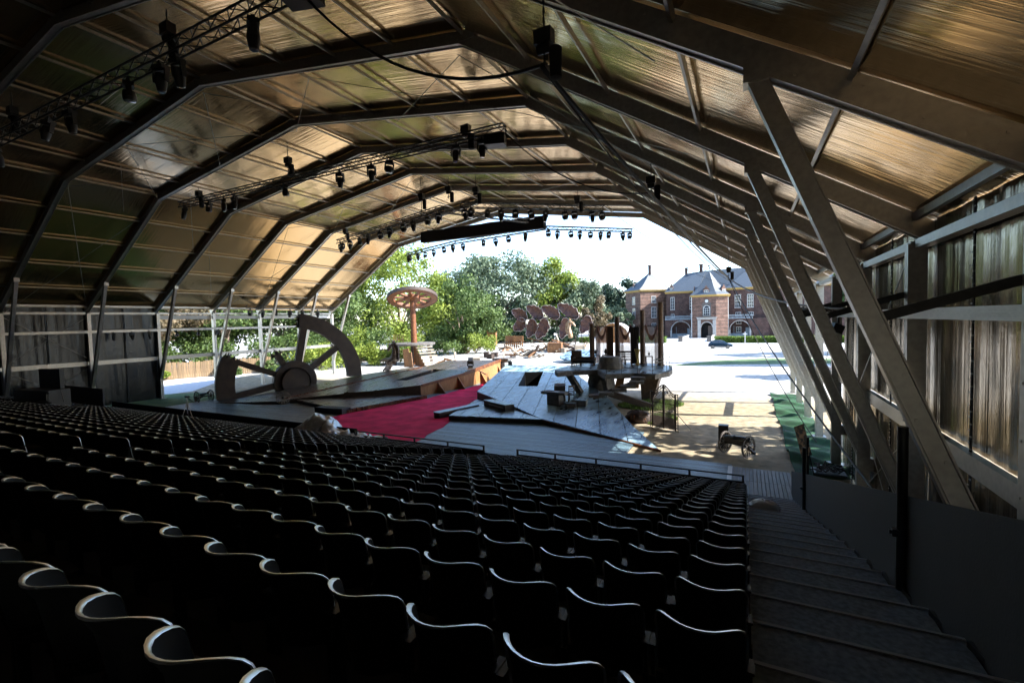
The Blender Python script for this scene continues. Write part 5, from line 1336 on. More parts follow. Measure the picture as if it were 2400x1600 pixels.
# sagging cables ----------------------------------------------------------
def sag(a, b, d, n=14):
    a, b = Vector(a), Vector(b); return [a+(b-a)*(i/n)-Vector((0, 0, d*4*(i/n)*(1-i/n))) for i in range(n+1)]
def cable(label, pts, r):
    MB().tube(pts, r, 6).build('power_cable', 'cable_rubber', label=label, cat='cable', group='black cables under the roof')
P1, P2, P3, P4 = (-3.4, fy(2), 11.1), (-3.2, 18.2, 11.05), (-.99, 33.2, 8.75), (2.95, 15.1, 6.42)
cable('fat cable sagging from the near truss to the top centre hoist', sag((-9.6, 8.2, 14.4), P1, .9), .035)
cable('fat cable bundle running from the top centre hoist toward the castle', sag(P1, P3, .15), .05)
cable('thin cable beside the fat bundle from the top centre hoist', sag((-3.35, fy(2), 11.0), (-.95, 33.2, 8.6), .55), .018)
cable('cable from the middle truss to the halfway hoist', sag((-9.3, 18.2, 14.5), P2, .8), .028)
cable('cable from the halfway hoist down to the castle-side hoist', sag(P2, P3, .3), .03)
cable('fat cable falling from the castle-side hoist to the right wall rail', sag(P3, P4, .5), .04)
cable('cable falling steeply from the castle-side hoist to the ground, left one', sag(P3, (2.9, 25.2, .4), .6), .022)
cable('cable falling steeply from the castle-side hoist to the ground, right one', sag((-.9, 33.2, 8.6), (2.6, 12.4, 2.3), .4), .03)
cable('cable drooping from the end of the stage truss', sag((-8.7, 32.1, 14.1), (-1.0, 33.2, 8.9), .5), .015)
cable('thin cable drooping from the far truss under the arch', sag((-8.8, 41.4, 14.0), (-.5, 38.1, 8.4), .8), .012)
cable('coiled cable bundle lying on the right wall rail', [Vector((2.9+.09*math.sin(i*1.7), 18.5+.11*i, 6.46+.07*math.cos(i*1.3))) for i in range(34)], .028)
cable('dark cable looped along the left wall rail', [Vector((-47.8, 19.0+.35*i, 6.44+.04*math.sin(i*1.9))) for i in range(38)], .03)
# flood lamps on the right wall rail
for lab, y in (('black floodlight on the right wall rail, nearer one', 19.4), ('black floodlight on the right wall rail, farther one', 22.0)):
    c = thing('floodlight', lab, 'floodlight', (2.85, y, 6.2), .3, 'floodlights on the right rail'); MB().box((0, 0, -.1), (.06, .06, .2)).build('clamp', 'black_paint', c); MB().box((-.05, 0, -.38), (.34, .3, .3), M=Matrix.Rotation(.4, 3, 'Y')).build('housing', 'black_paint', c); MB().box((-.2, 0, -.45), (.02, .26, .24), M=Matrix.Rotation(.4, 3, 'Y')).build('lens', 'lens_glass', c)
# ================================================================ far setting
MB().prism([(-72, 24), (-50.6, 24.5), (-50.3, 27.0), (-54.5, 31.5), (-60, 40), (-66, 58), (-72, 60), (-66, 42), (-64.3, 31)], .004, .012).build('side_road', 'road_pale', kind='structure', label='pale service road beyond the open tent side')
for i, (p, lab) in enumerate((([(-48, 16), (-36, 19), (-40, 24.5), (-48, 27), (-52, 24)], 'green turf strip left of the stage'), ([(-9.5, 62), (-2, 66), (12, 70), (12, 77), (2, 75.5), (-4, 71)], 'green turf band in shade before the castle'))):
    MB().prism(p, .004+.002*i, .014).build('turf_patch', 'green_grass', kind='structure', label=lab)
MB().prism([(-30, 108), (-3, 104), (40, 103), (40, 112), (-2, 113), (-12, 139), (-10.5, 142.5), (-15, 142.5), (-17, 120), (-32, 116)], .004, .012).build('castle_drive', 'road_pale', kind='structure', label='pale gravel drive leading to the castle gate')

# ---------------------------------------------------------------- castle
def window(parent, x, z, w, h, cols=2, rows=3, y=0.0, arch=False, frame='white_paint', M=None):
    """window in the plane y (facing -y) of parent space; proud frame, recessed dark glass, white bars"""
    b = MB().box((x, y+.02, z), (w, .06, h)); g_ = b
    if M is not None: b.v = [tuple(M @ Vector(v)) for v in b.v]
    win = b.build('window', 'window_glass', parent)
    f = MB(); t = .10
    f.box((x-w/2, y-.03, z), (t, .10, h+t)).box((x+w/2, y-.03, z), (t, .10, h+t)).box((x, y-.03, z+h/2), (w-t, .10, t)).box((x, y-.06, z-h/2-.05), (w+.3, .2, .14))
    for k in range(1, cols): f.box((x-w/2+w*k/cols, y-.025, z), (.07, .07, h-.05))
    for k in range(1, rows): f.box((x, y-.022, z-h/2+h*k/rows), (w-.05, .064, .07))
    if arch:
        f.tube([(x+(w/2)*math.cos(math.pi*i/10), y-.03, z+h/2+(w/2)*math.sin(math.pi*i/10)) for i in range(11)], .09, 6)
    if M is not None: f.v = [tuple(M @ Vector(v)) for v in f.v]
    f.build('window_frame', frame, win)
    if arch:
        a = MB().add([(x+(w/2)*math.cos(math.pi*i/10), y, z+h/2+(w/2)*math.sin(math.pi*i/10)) for i in range(11)], [tuple(range(11))])
        if M is not None: a.v = [tuple(M @ Vector(v)) for v in a.v]
        a.build('arch_light', 'window_glass', win)
    return win
def brick_part(b, name, m, parent):
    o = b.build(name, m, parent); uv_wall(o); return o
def bands(parent, rects, m='edge_wood'): pass
def hip_roof(pts, apexes, name, parent, m='slate', z=None):
    """pts: base polygon (x,y,z); apexes: list of ridge points (1 or 2); flared eaves"""
    b = MB(); k = len(pts)
    if len(apexes) == 1:
        ap = Vector(apexes[0])
        for i in range(k):
            p, q = Vector(pts[i]), Vector(pts[(i+1) % k]); n = 5
            rows = []
            for j in range(n+1):
                u = j/n; e = u; zz = lambda P: P.z+(ap.z-P.z)*(u**1.22)
                rows.append([Vector((p.x+(ap.x-p.x)*u, p.y+(ap.y-p.y)*u, zz(p))), Vector((q.x+(ap.x-q.x)*u, q.y+(ap.y-q.y)*u, zz(q)))])
            for j in range(n): b.add([rows[j][0], rows[j][1], rows[j+1][1], rows[j+1][0]], [(0, 1, 2, 3)])
    else:
        A, Bq = Vector(apexes[0]), Vector(apexes[1]); P = [Vector(p) for p in pts]     # P0 front-left, P1 front-right, P2 back-right, P3 back-left
        b.add([P[0], P[1], Bq, A], [(0, 1, 2, 3)]); b.add([P[1], P[2], Bq], [(0, 1, 2)]); b.add([P[2], P[3], A, Bq], [(0, 1, 2, 3)]); b.add([P[3], P[0], A], [(0, 1, 2)])
    return b.build(name, m, parent)
castle = thing('castle', 'old brick castle with slate roofs, arched gate tower and corner tower', 'castle', (-9.5, 143, 0))
CO = Vector((-9.5, 143, 0))
def K(b): b.v = [(x-CO.x, y-CO.y, z) for x, y, z in b.v]; return b
# gate tower (front y=143, chamfered right face)
GX0, GX1, GX2 = -13.9, -7.56, -4.6
gpoly = [(GX0, 143), (GX1, 143), (GX2, 145.2), (GX2, 153), (GX0, 153)]
ax, aw, ah = -10.0, 1.55, 2.9                                  # arch opening centre, half width, spring height
wall = MB()
def arch_wall(b, x0, x1, ztop, y, cx, hw, hs, d=.8):
    """front wall x0..x1 with an arched opening; plus its reveal"""
    n = 12
    b.add([(x0, y, 0), (cx-hw, y, 0), (cx-hw, y, hs), (x0, y, hs)], [(0, 1, 2, 3)]); b.add([(cx+hw, y, 0), (x1, y, 0), (x1, y, hs), (cx+hw, y, hs)], [(0, 1, 2, 3)])
    pts = [(cx-hw*math.cos(math.pi*i/n), hs+hw*math.sin(math.pi*i/n)) for i in range(n+1)]
    for i in range(n):
        (xa, za), (xb, zb_) = pts[i], pts[i+1]
        b.add([(xa, y, za), (xb, y, zb_), (xb, y, ztop), (xa, y, ztop)], [(0, 1, 2, 3)])
        b.add([(xa, y, za), (xa, y+d, za), (xb, y+d, zb_), (xb, y, zb_)], [(0, 1, 2, 3)])
    b.add([(x0, y, hs), (cx-hw, y, hs), (cx-hw, y, ztop), (x0, y, ztop)], [(0, 1, 2, 3)]); b.add([(cx+hw, y, hs), (x1, y, hs), (x1, y, ztop), (cx+hw, y, ztop)], [(0, 1, 2, 3)])
    for s in (-1, 1): b.add([(cx+s*hw, y, 0), (cx+s*hw, y+d, 0), (cx+s*hw, y+d, hs), (cx+s*hw, y, hs)], [(0, 1, 2, 3) if s < 0 else (3, 2, 1, 0)])
arch_wall(wall, GX0, GX1, 11.9, 143, ax, aw, ah, 1.2)
wall.add([(GX1, 143, 0), (GX2, 145.2, 0), (GX2, 145.2, 11.9), (GX1, 143, 11.9)], [(0, 1, 2, 3)]); wall.add([(GX2, 145.2, 0), (GX2, 153, 0), (GX2, 153, 11.9), (GX2, 145.2, 11.9)], [(0, 1, 2, 3)]); wall.add([(GX0, 153, 0), (GX0, 143, 0), (GX0, 143, 11.9), (GX0, 153, 11.9)], [(0, 1, 2, 3)])
gw = brick_part(K(wall), 'gate_tower', 'brick_orange', castle)
ban = MB()
for k in range(11):
    z = .7+1.02*k
    for (xa, xb) in (((GX0, ax-2.4), (ax+2.4, GX1)) if z < 6.2 else ((GX0, ax-1.4), (ax+1.4, GX1))): ban.box(((xa+xb)/2, 142.985, z), (xb-xa, .05, .12))
    d = Vector((GX2-GX1, 2.2, 0)); ban.beam((GX1, 142.99, z), (GX2+.01, 145.19, z), .05, .12)
K(ban).build('stone_course', 'edge_wood', gw)
pt_ = MB()
for s in (-1, 1): pt_.box((ax+s*2.0, 142.86, 2.6), (.85, .3, 5.2))
pt_.box((ax, 142.85, 5.55), (5.1, .4, .5)).box((ax, 142.75, 5.9), (5.5, .6, .18))
n = 12; q = [(ax-aw*math.cos(math.pi*i/n), ah+aw*math.sin(math.pi*i/n)) for i in range(n+1)]
for i in range(n): pt_.beam((q[i][0]*1.0, 142.88, q[i][1]+.18), (q[i+1][0], 142.88, q[i+1][1]+.18), .24, .4, up=(0, 1, 0))
K(pt_).build('portal', 'limestone', gw)
K(MB().box((ax, 145.0, 2.4), (3.6, .1, 4.8))).build('passage', 'dark_void', gw)
K(MB().box((ax+.9, 144.3, 2.0), (1.3, .08, 3.0)).box((ax+.9, 144.2, 1.1), (1.3, .3, .12))).build('passage_wall', 'brick_red', gw)
K(MB().box((ax, 142.9, 9.55), (3.0, .2, .14)).lathe([(.62, -.05), (.62, .08), (.05, .09)], 20, (ax, 142.95, 10.55), Matrix.Rotation(R(90), 3, 'X')).box((ax, 142.93, 9.85), (2.2, .14, .35))).build('pediment', 'stone_dark', gw)
K(MB().lathe([(.42, 0), (.42, .06), (.05, .07)], 20, (ax, 142.86, 10.55), Matrix.Rotation(R(90), 3, 'X'))).build('clock_face', 'white_paint', gw)
KM = Matrix.Translation(-CO)
K(MB().box((ax, 142.95, 7.7), (2.3, .16, 3.4))).build('window_surround', 'stone_dark', gw)
window(castle, ax, 7.5, 1.6, 2.0, 3, 3, 142.84, True, M=KM)
bal = MB().box((ax, 142.5, 6.15), (2.0, .8, .12)).box((ax, 142.15, 6.75), (2.0, .06, .06))
for k in range(9): bal.box((ax-.96+.24*k, 142.15, 6.45), (.05, .05, .6))
K(bal).build('balcony', 'dark_steel', gw)
def cornice_ring(poly, z, parent, closed=True, h=.7):
    b = MB(); k = len(poly)
    for i in range(k if closed else k-1):
        a, c = Vector((*poly[i], z)), Vector((*poly[(i+1) % k], z)); d = (c-a).normalized(); o = Vector((d.y, -d.x, 0))
        b.beam(a+o*.18, c+o*.18, .36, h*.55, ext=.18); b.beam(a+o*.32+Vector((0, 0, h*.4)), c+o*.32+Vector((0, 0, h*.4)), .64, h*.3, ext=.32)
        L = (c-a).length; m = int(L/.55)
        for j in range(m): p = a+(c-a)*((j+.5)/m)+o*.42-Vector((0, 0, h*.02)); b.box(tuple(p+Vector((0, 0, .12))), (.16, .16, .22))
    K(b).build('cornice', 'cornice', parent)
cornice_ring(gpoly, 11.95, gw)
e = .6
hr = hip_roof([(GX0-e-CO.x, 143-e-CO.y, 12.3), (GX1+.2-CO.x, 143-e-CO.y, 12.3), (GX2+e-CO.x, 145-CO.y, 12.3), (GX2+e-CO.x, 153.6-CO.y, 12.3), (GX0-e-CO.x, 153.6-CO.y, 12.3)], [(-9.5-CO.x, 147.5-CO.y, 19.3)], 'gate_roof', castle)
K(MB().tube([(-9.5, 147.5, 19.2), (-9.5, 147.5, 20.9)], .05, 6).box((-9.5, 147.5, 21.0), (.7, .04, .3)).sphere((-9.5, 147.5, 20.2), .18, 8, 6)).build('weather_vane', 'dark_steel', hr)
def dormer(x, y, z, w, h, parent, rz=0.0):
    M = Matrix.Translation(Vector((x, y, z))-CO) @ Matrix.Rotation(rz, 4, 'Z')
    b = MB().box((0, .9, h/2), (w, 1.8, h)); st = [(w*.5, 0), (w*.5, h), (w*.38, h), (w*.38, h+.35), (w*.25, h+.35), (w*.25, h+.7), (w*.1, h+.7), (w*.1, h+1.1)]
    poly = st+[(-a, c) for a, c in reversed(st)]; b.add([(a, -.02, c) for a, c in poly]+[(a, .22, c) for a, c in poly], [tuple(range(16)), tuple(reversed(range(16, 32)))]+[(i, 16+i, 16+(i+1) % 16, (i+1) % 16) for i in range(16)])
    b.v = [tuple(M @ Vector(v)) for v in b.v]; d = brick_part(b, 'dormer', 'brick_orange', parent)
    r = MB().add([(-w*.55, .2, h), (0, .2, h+.9), (0, 3.4, h+.9), (-w*.55, 3.4, h)], [(0, 1, 2, 3)]).add([(w*.55, .2, h), (0, .2, h+.9), (0, 3.4, h+.9), (w*.55, 3.4, h)], [(3, 2, 1, 0)]); r.v = [tuple(M @ Vector(v)) for v in r.v]; r.build('dormer_roof', 'slate', d)
    q = MB().box((0, -.06, h*.5), (w*.62, .06, h*.7)); q.v = [tuple(M @ Vector(v)) for v in q.v]; q.build('dormer_window', 'window_glass', d)
    q = MB(); 
    for s in (-1, 0, 1): q.box((s*w*.31, -.10, h*.5), (.08, .06, h*.74))
    for s in (-1, 0, 1): q.box((0, -.10, h*.5+s*h*.35), (w*.66, .055, .08))
    q.v = [tuple(M @ Vector(v)) for v in q.v]; q.build('dormer_frame', 'white_paint', d)
dormer(-10.1, 143.2, 12.4, 1.6, 1.5, castle); dormer(-5.6, 145.2, 12.4, 1.5, 1.6, castle, R(38)); dormer(-13.6, 145.6, 12.4, 1.3, 1.5, castle, R(-80))
# main wings
def wing(x0, x1, yf, yb_, zt, wins, roof, lab):
    b = MB().box(((x0+x1)/2, (yf+yb_)/2, zt/2), (x1-x0, yb_-yf, zt)); w = brick_part(K(b), 'wing', 'brick_red', castle)
    cornice_ring([(x0, yf), (x1, yf), (x1, yb_), (x0, yb_)], zt-.1, w)
    for (x, z, ww, hh, c, r) in wins: window(castle, x, z, ww, hh, c, r, yf-.02, M=KM)
    hip_roof([(x0-.6-CO.x, yf-.6-CO.y, zt+.25), (x1+.6-CO.x, yf-.6-CO.y, zt+.25), (x1+.6-CO.x, yb_+.6-CO.y, zt+.25), (x0-.6-CO.x, yb_+.6-CO.y, zt+.25)], [(p[0]-CO.x, p[1]-CO.y, p[2]) for p in roof], 'wing_roof', castle)
wing(-22.0, -13.6, 150, 163, 13.7, [(-20.2, 10.4, 1.0, 3.7, 2, 4), (-14.7, 10.4, 1.0, 3.7, 2, 4), (-20.2, 6.6, .9, 1.0, 2, 1), (-14.6, 6.6, .9, 1.0, 2, 1)], [(-17.2, 158, 19.9), (-11.0, 158, 20.6)], '')
wing(-4.9, 24.0, 150, 163, 14.0, [(-2.1, 10.4, 1.5, 3.7, 3, 4), (1.1, 10.4, 1.5, 3.7, 3, 4), (-2.0, 6.7, 1.3, .9, 3, 1), (1.2, 6.7, 1.3, .9, 3, 1), (-1.9, 4.2, 1.2, .7, 2, 1), (-1.9, 2.2, 1.2, 1.4, 2, 2), (6.0, 10.4, 1.5, 3.7, 3, 4), (11.0, 10.4, 1.5, 3.7, 3, 4), (16.0, 10.4, 1.5, 3.7, 3, 4), (8.5, 4.5, 1.4, 2.6, 3, 3), (13.5, 4.5, 1.4, 2.6, 3, 3), (18, 4.5, 1.4, 2.6, 3, 3)], [(1.5, 158, 21.0), (18, 158, 21.0)], '')
b = MB().box((-9.2, 157, 7), (9.4, 8, 14)); brick_part(K(b), 'wing', 'brick_red', castle)
hip_roof([(-14.5-CO.x, 152-CO.y, 14), (-4-CO.x, 152-CO.y, 14), (-4-CO.x, 163-CO.y, 14), (-14.5-CO.x, 163-CO.y, 14)], [(-13-CO.x, 158-CO.y, 20.4), (2-CO.x, 158-CO.y, 20.8)], 'wing_roof', castle)
for (x, y, z0_, z1_, w) in ((-17.0, 158, 19.0, 21.8, .8), (-12.6, 158, 19.5, 22.6, .95), (-27.6, 153.6, 20.0, 23.0, .8)):
    b = MB().box((x, y, (z0_+z1_)/2), (w, w, z1_-z0_)).box((x, y, z1_-.1), (w*1.35, w*1.35, .25)).box((x, y, z1_-.8), (w*1.15, w*1.15, .15)); brick_part(K(b), 'chimney', 'brick_red', castle)
dormer(-20.6, 150.4, 13.9, 1.1, 1.6, castle)
# arcades beside the gate with balustrades
for (x0, x1, cx, hw, rr) in ((-22.0, GX0, -17.5, 2.55, 2.9), (GX2, 5.7, -1.55, 2.45, 2.9)):
    b = MB(); arch_wall(b, x0, x1, 5.4, 147, cx, hw, 2.2, .9); b.add([(x0, 147, 5.4), (x1, 147, 5.4), (x1, 150, 5.4), (x0, 150, 5.4)], [(0, 1, 2, 3)]); b.add([(x1, 147, 0), (x1, 150, 0), (x1, 150, 5.4), (x1, 147, 5.4)], [(0, 1, 2, 3)]) 
    ar = brick_part(K(b), 'arcade', 'brick_red', castle)
    v = MB(); q = [(cx-(hw+.18)*math.cos(math.pi*i/16), 2.2+(hw+.18)*math.sin(math.pi*i/16)) for i in range(17)]
    for i in range(16): v.beam((q[i][0], 146.93, q[i][1]), (q[i+1][0], 146.93, q[i+1][1]), .2, .38, up=(0, 1, 0))
    for s in (-1, 1): v.box((cx+s*(hw+.2), 146.93, 1.1), (.45, .2, 2.2))
    K(v).build('arch_ring', 'limestone', ar)
    xl, xr = (x0, x1) if x0 < -20 else (x0, 1.7)
    ba = MB().box(((xl+xr)/2, 146.9, 5.45), (xr-xl, .4, .16)).box(((xl+xr)/2, 146.95, 6.42), (xr-xl, .26, .14))
    m = int((xr-xl)/.32)
    for k in range(m): ba.lathe([(.05, 0), (.10, .18), (.05, .5), (.08, .8), (.06, .84)], 6, (xl+(k+.5)*(xr-xl)/m, 146.95, 5.53))
    K(ba).build('balustrade', 'blue_grey_stone', ar)
    K(MB().box((cx, 149.8, .55), (2*hw+1, .3, 1.1))).build('parapet', 'blue_grey_stone', ar)
    K(MB().box((cx-1.6, 149.4, 1.6), (.1, .2, 3.2)).box((cx+hw-.5, 149.9, 1.4), (1.0, .1, 2.6))).build('arcade_door', 'blue_grey_stone', ar)
for x in (GX0-.12, GX2+.05): K(MB().tube([(x, 142.9 if x < -10 else 146.6, 0), (x, 142.9 if x < -10 else 146.6, 11.9)], .09, 6)).build('drain_pipe', 'white_paint', castle)
# corner tower at the left, turned so that its right face catches the sun
th = R(42); TW, TL = 10.6, 9.4
def TT(u, v): return (-29.9+u*math.cos(th)-v*math.sin(th), 150+u*math.sin(th)+v*math.cos(th))
tp = [TT(0, 0), TT(TW, 0), TT(TW, TL), TT(0, TL)]
b = MB().prism(tp, 0, 14.6); tw = brick_part(K(b), 'corner_tower', 'brick_orange', castle)
cornice_ring(tp, 14.7, tw, h=.8)
ban = MB()
for k in range(13):
    z = .8+1.06*k
    for i in (0, 3): a, c = tp[i], tp[(i+1) % 4]; ban.beam((a[0], a[1], z), (c[0], c[1], z), .06, .12, ext=.02)
K(ban).build('stone_course', 'edge_wood', tw)
M1 = KM @ Matrix.Translation(Vector((*TT(0, 0), 0))) @ Matrix.Rotation(th, 4, 'Z')
window(castle, 4.7, 12.0, 1.5, 2.1, 3, 2, -.03, M=M1); window(castle, 4.7, 7.9, 1.6, 3.4, 3, 3, -.03, M=M1); window(castle, 4.7, 3.4, 1.5, 2.0, 3, 2, -.03, M=M1)
M2 = KM @ Matrix.Translation(Vector((*TT(0, TL), 0))) @ Matrix.Rotation(th-R(90), 4, 'Z')
window(castle, 5.3, 11.8, 1.6, 2.4, 2, 3, -.03, M=M2); window(castle, 5.3, 7.7, 1.6, 3.2, 2, 3, -.03, M=M2); window(castle, 5.3, 3.4, 1.3, 1.4, 2, 2, -.03, M=M2)
cx_, cy_ = TT(TW/2, TL/2)
rp_ = [TT(-.7, -.7), TT(TW+.7, -.7), TT(TW+.7, TL+.7), TT(-.7, TL+.7)]
hip_roof([(x-CO.x, y-CO.y, 15.1) for x, y in rp_], [(-29.0-CO.x+1.4, 153.6-CO.y, 20.8)], 'tower_roof', castle)
dx_, dy_ = TT(4.4, .6); dormer(dx_, dy_, 15.1, 1.3, 1.4, castle, th); dx_, dy_ = TT(.7, 5.5); dormer(dx_, dy_, 15.1, 1.3, 1.5, castle, th-R(90))

# bridge parapets, hedges, car, cross sign
for lab, x, rz in (('low pale parapet left of the castle gate bridge', -14.6, .0), ('low pale parapet right of the castle gate bridge', -8.0, .0)):
    c = thing('bridge_parapet', lab, 'parapet', (x, 131, 0), rz, 'parapets of the castle bridge'); L = 18
    MB().box((0, 0, .95), (.4, L, .2)).box((0, 0, .12), (.4, L, .24)).build('coping', 'limestone', c)
    MB().box((0, -L/2, .65), (1.0, 1.0, 1.3)).box((0, -L/2, 1.36), (1.2, 1.2, .14)).build('pier', 'stone_dark', c)
    for k in range(24): MB().lathe([(.08, .24), (.15, .45), (.08, .75), (.1, .86)], 6, (0, -L/2+.9+k*(L-1.2)/24, 0)).build('baluster', 'limestone', c)
def hedge(lab, x0, x1, y, w, h, seed):
    c = thing('hedge', lab, 'hedge', ((x0+x1)/2, y, 0), 0, 'clipped hedges before the castle'); L = x1-x0; r = random.Random(seed)
    MB().box((0, 0, h*.45), (L*.98, w*.8, h*.9)).build('core', 'hedge_base', c)
    b = MB()
    for k in range(int(L*w*90)):
        p = Vector((r.uniform(-L/2, L/2), r.uniform(-w/2, w/2), r.uniform(0, h))); f = r.random()
        if f < .5: p.z = h+r.uniform(-.1, .12)
        elif f < .85: p.y = -w/2+r.uniform(-.1, .08)
        s = r.uniform(.08, .2); a = Vector((r.uniform(-1, 1), r.uniform(-1, 1), r.uniform(-.2, 1))).normalized(); u = a.orthogonal().normalized(); v = a.cross(u); b.add([p+u*s, p+v*s, p-u*s, p-v*s], [(0, 1, 2, 3)])
    b.build('foliage', 'grass_blade', c)
hedge('long clipped hedge right of the castle gate', -6.6, 22, 119, 3.0, 1.3, 1)
hedge('short clipped hedge left of the castle gate', -24.5, -17.3, 117.5, 2.6, 1.4, 2)
hedge('short clipped hedge beside the leftmost terrace column', -39.6, -36.5, 119, 2.5, 1.4, 3)
c = thing('cross_sign', 'thin pale signpost with crossed boards before the hedge', 'signpost', (-.2, 113.0, 0)); MB().tube([(0, 0, 0), (0, 0, 2.7)], .07, 6).build('pole', 'white_paint', c); MB().box((0, -.08, 2.2), (.85, .05, .22)).build('board', 'white_paint', c)
# car: a lofted body
c = thing('parked_car', 'dark blue hatchback-style car parked sideways before the castle', 'car', (-4.45, 98.3, 0), R(2))
def loft(secs, name, m, parent, n=14, smooth=True):
    b = MB(); k = len(secs)
    for s in secs: b.v += [tuple(p) for p in s]
    q = len(secs[0])
    for i in range(k-1):
        for j in range(q-1): b.f.append((i*q+j, i*q+j+1, (i+1)*q+j+1, (i+1)*q+j)); b.sm.append(smooth)
    b.f.append(tuple(range(q-1, -1, -1))); b.sm.append(False); b.f.append(tuple((k-1)*q+j for j in range(q))); b.sm.append(False)
    return b.build(name, m, parent)
prof = [(-2.2, .45, .62, .80), (-2.15, .34, .92, .86), (-1.9, .30, 1.02, .88), (-1.2, .26, 1.0, .90), (0, .24, .98, .91), (.9, .24, .96, .91), (1.5, .28, .92, .89), (2.0, .34, .82, .86), (2.18, .42, .70, .78)]
secs = []
for x, zl, zt, hw in prof:
    secs.append([(x, -hw*.92, zl), (x, -hw, zl+.16), (x, -hw, (zl+zt)/2), (x, -hw*.96, zt-.05), (x, -hw*.86, zt), (x, hw*.86, zt), (x, hw*.96, zt-.05), (x, hw, (zl+zt)/2), (x, hw, zl+.16), (x, hw*.92, zl)])
loft(secs, 'body', 'car_paint', c)
cab = [(-1.95, .98, .80, 1.0), (-1.7, .98, .80, 1.38), (-1.2, .98, .78, 1.55), (-.3, .98, .76, 1.60), (.35, .98, .76, 1.52), (.85, .98, .78, 1.25), (1.3, .94, .82, .98)]
loft([[(x, -hw, z0_), (x, -hw+.10*(zt-z0_)*2, zt-.06), (x, -hw+.12*(zt-z0_)*2+.06, zt), (x, hw-.12*(zt-z0_)*2-.06, zt), (x, hw-.10*(zt-z0_)*2, zt-.06), (x, hw, z0_)] for x, z0_, hw, zt in cab], 'cabin', 'car_paint', c)
for s in (-1, 1):
    for pts in ([(-1.62, 1.04), (-1.35, 1.42), (-.42, 1.50), (-.42, 1.04)], [(-.34, 1.04), (-.34, 1.50), (.28, 1.44), (.92, 1.04)]):
        MB().add([(x, s*(.81-.2*(z-.98)), z) for x, z in pts], [tuple(range(4)) if s < 0 else tuple(reversed(range(4)))]).build('side_window', 'window_glass', c)
    for x in (-1.34, 1.30):
        w = MB().lathe([(.20, -.11), (.30, -.12), (.335, -.08), (.335, .08), (.30, .12), (.20, .11)], 20, (x, s*.80, .335), Matrix.Rotation(R(90), 3, 'X')).build('wheel', 'car_black', c)
        MB().lathe([(.02, -.125), (.07, -.125), (.09, -.10), (.20, -.118), (.205, .118), (.09, .10), (.02, .125)], 20, (x, s*.80, .335), Matrix.Rotation(R(90), 3, 'X')).build('rim', 'car_rim', w)
        MB().box((x, s*.86, .50), (.86, .10, .10)).build('arch_trim', 'car_black', c)
    MB().box((0, s*.905, .34), (2.0, .03, .14)).build('sill', 'car_black', c)
    MB().box((2.08, s*.62, .70), (.16, .3, .13)).build('headlight', 'lens_glass', c); MB().box((-2.14, s*.66, .82), (.12, .26, .14)).build('tail_light', 'red_carpet', c); MB().box((.75, s*.93, 1.02), (.16, .16, .12)).build('mirror', 'car_paint', c)

# wooden fence beyond the road on the left
fc = thing('board_fence', 'long brown wooden board fence beyond the service road', 'fence', (-64, 38, 0)); rg = random.Random(3)
A, Bp = Vector((-67.5, 27.5, 0)), Vector((-60.0, 42.5, 0)); L = (Bp-A).length; d = (Bp-A).normalized(); ang = math.atan2(d.y, d.x)
bm = [MB().box((0, 0, h/2), (.23, .05, h)).mesh('board') for h in (2.05, 2.12, 2.18)]
for m in bm: m.materials.append(MATS['fence_wood'])
k = 0
while k*.25 < L:
    p = A+d*(k*.25+.12)-Vector((-64, 38, 0)); link('board', bm[rg.randrange(3)], fc, loc=(p.x, p.y, 0), rot=(0, rg.uniform(-.015, .015), ang+rg.uniform(-.05, .05))); k += 1
fd = thing('board_fence', 'short pale wooden fence glimpsed behind the bushes left of the horse', 'fence', (-56.5, 60, 0)); k = 0
while k*.25 < 9: link('board', bm[rg.randrange(3)], fd, loc=(-4+k*.25, 0, 0), rot=(0, 0, rg.uniform(-.05, .05))); k += 1

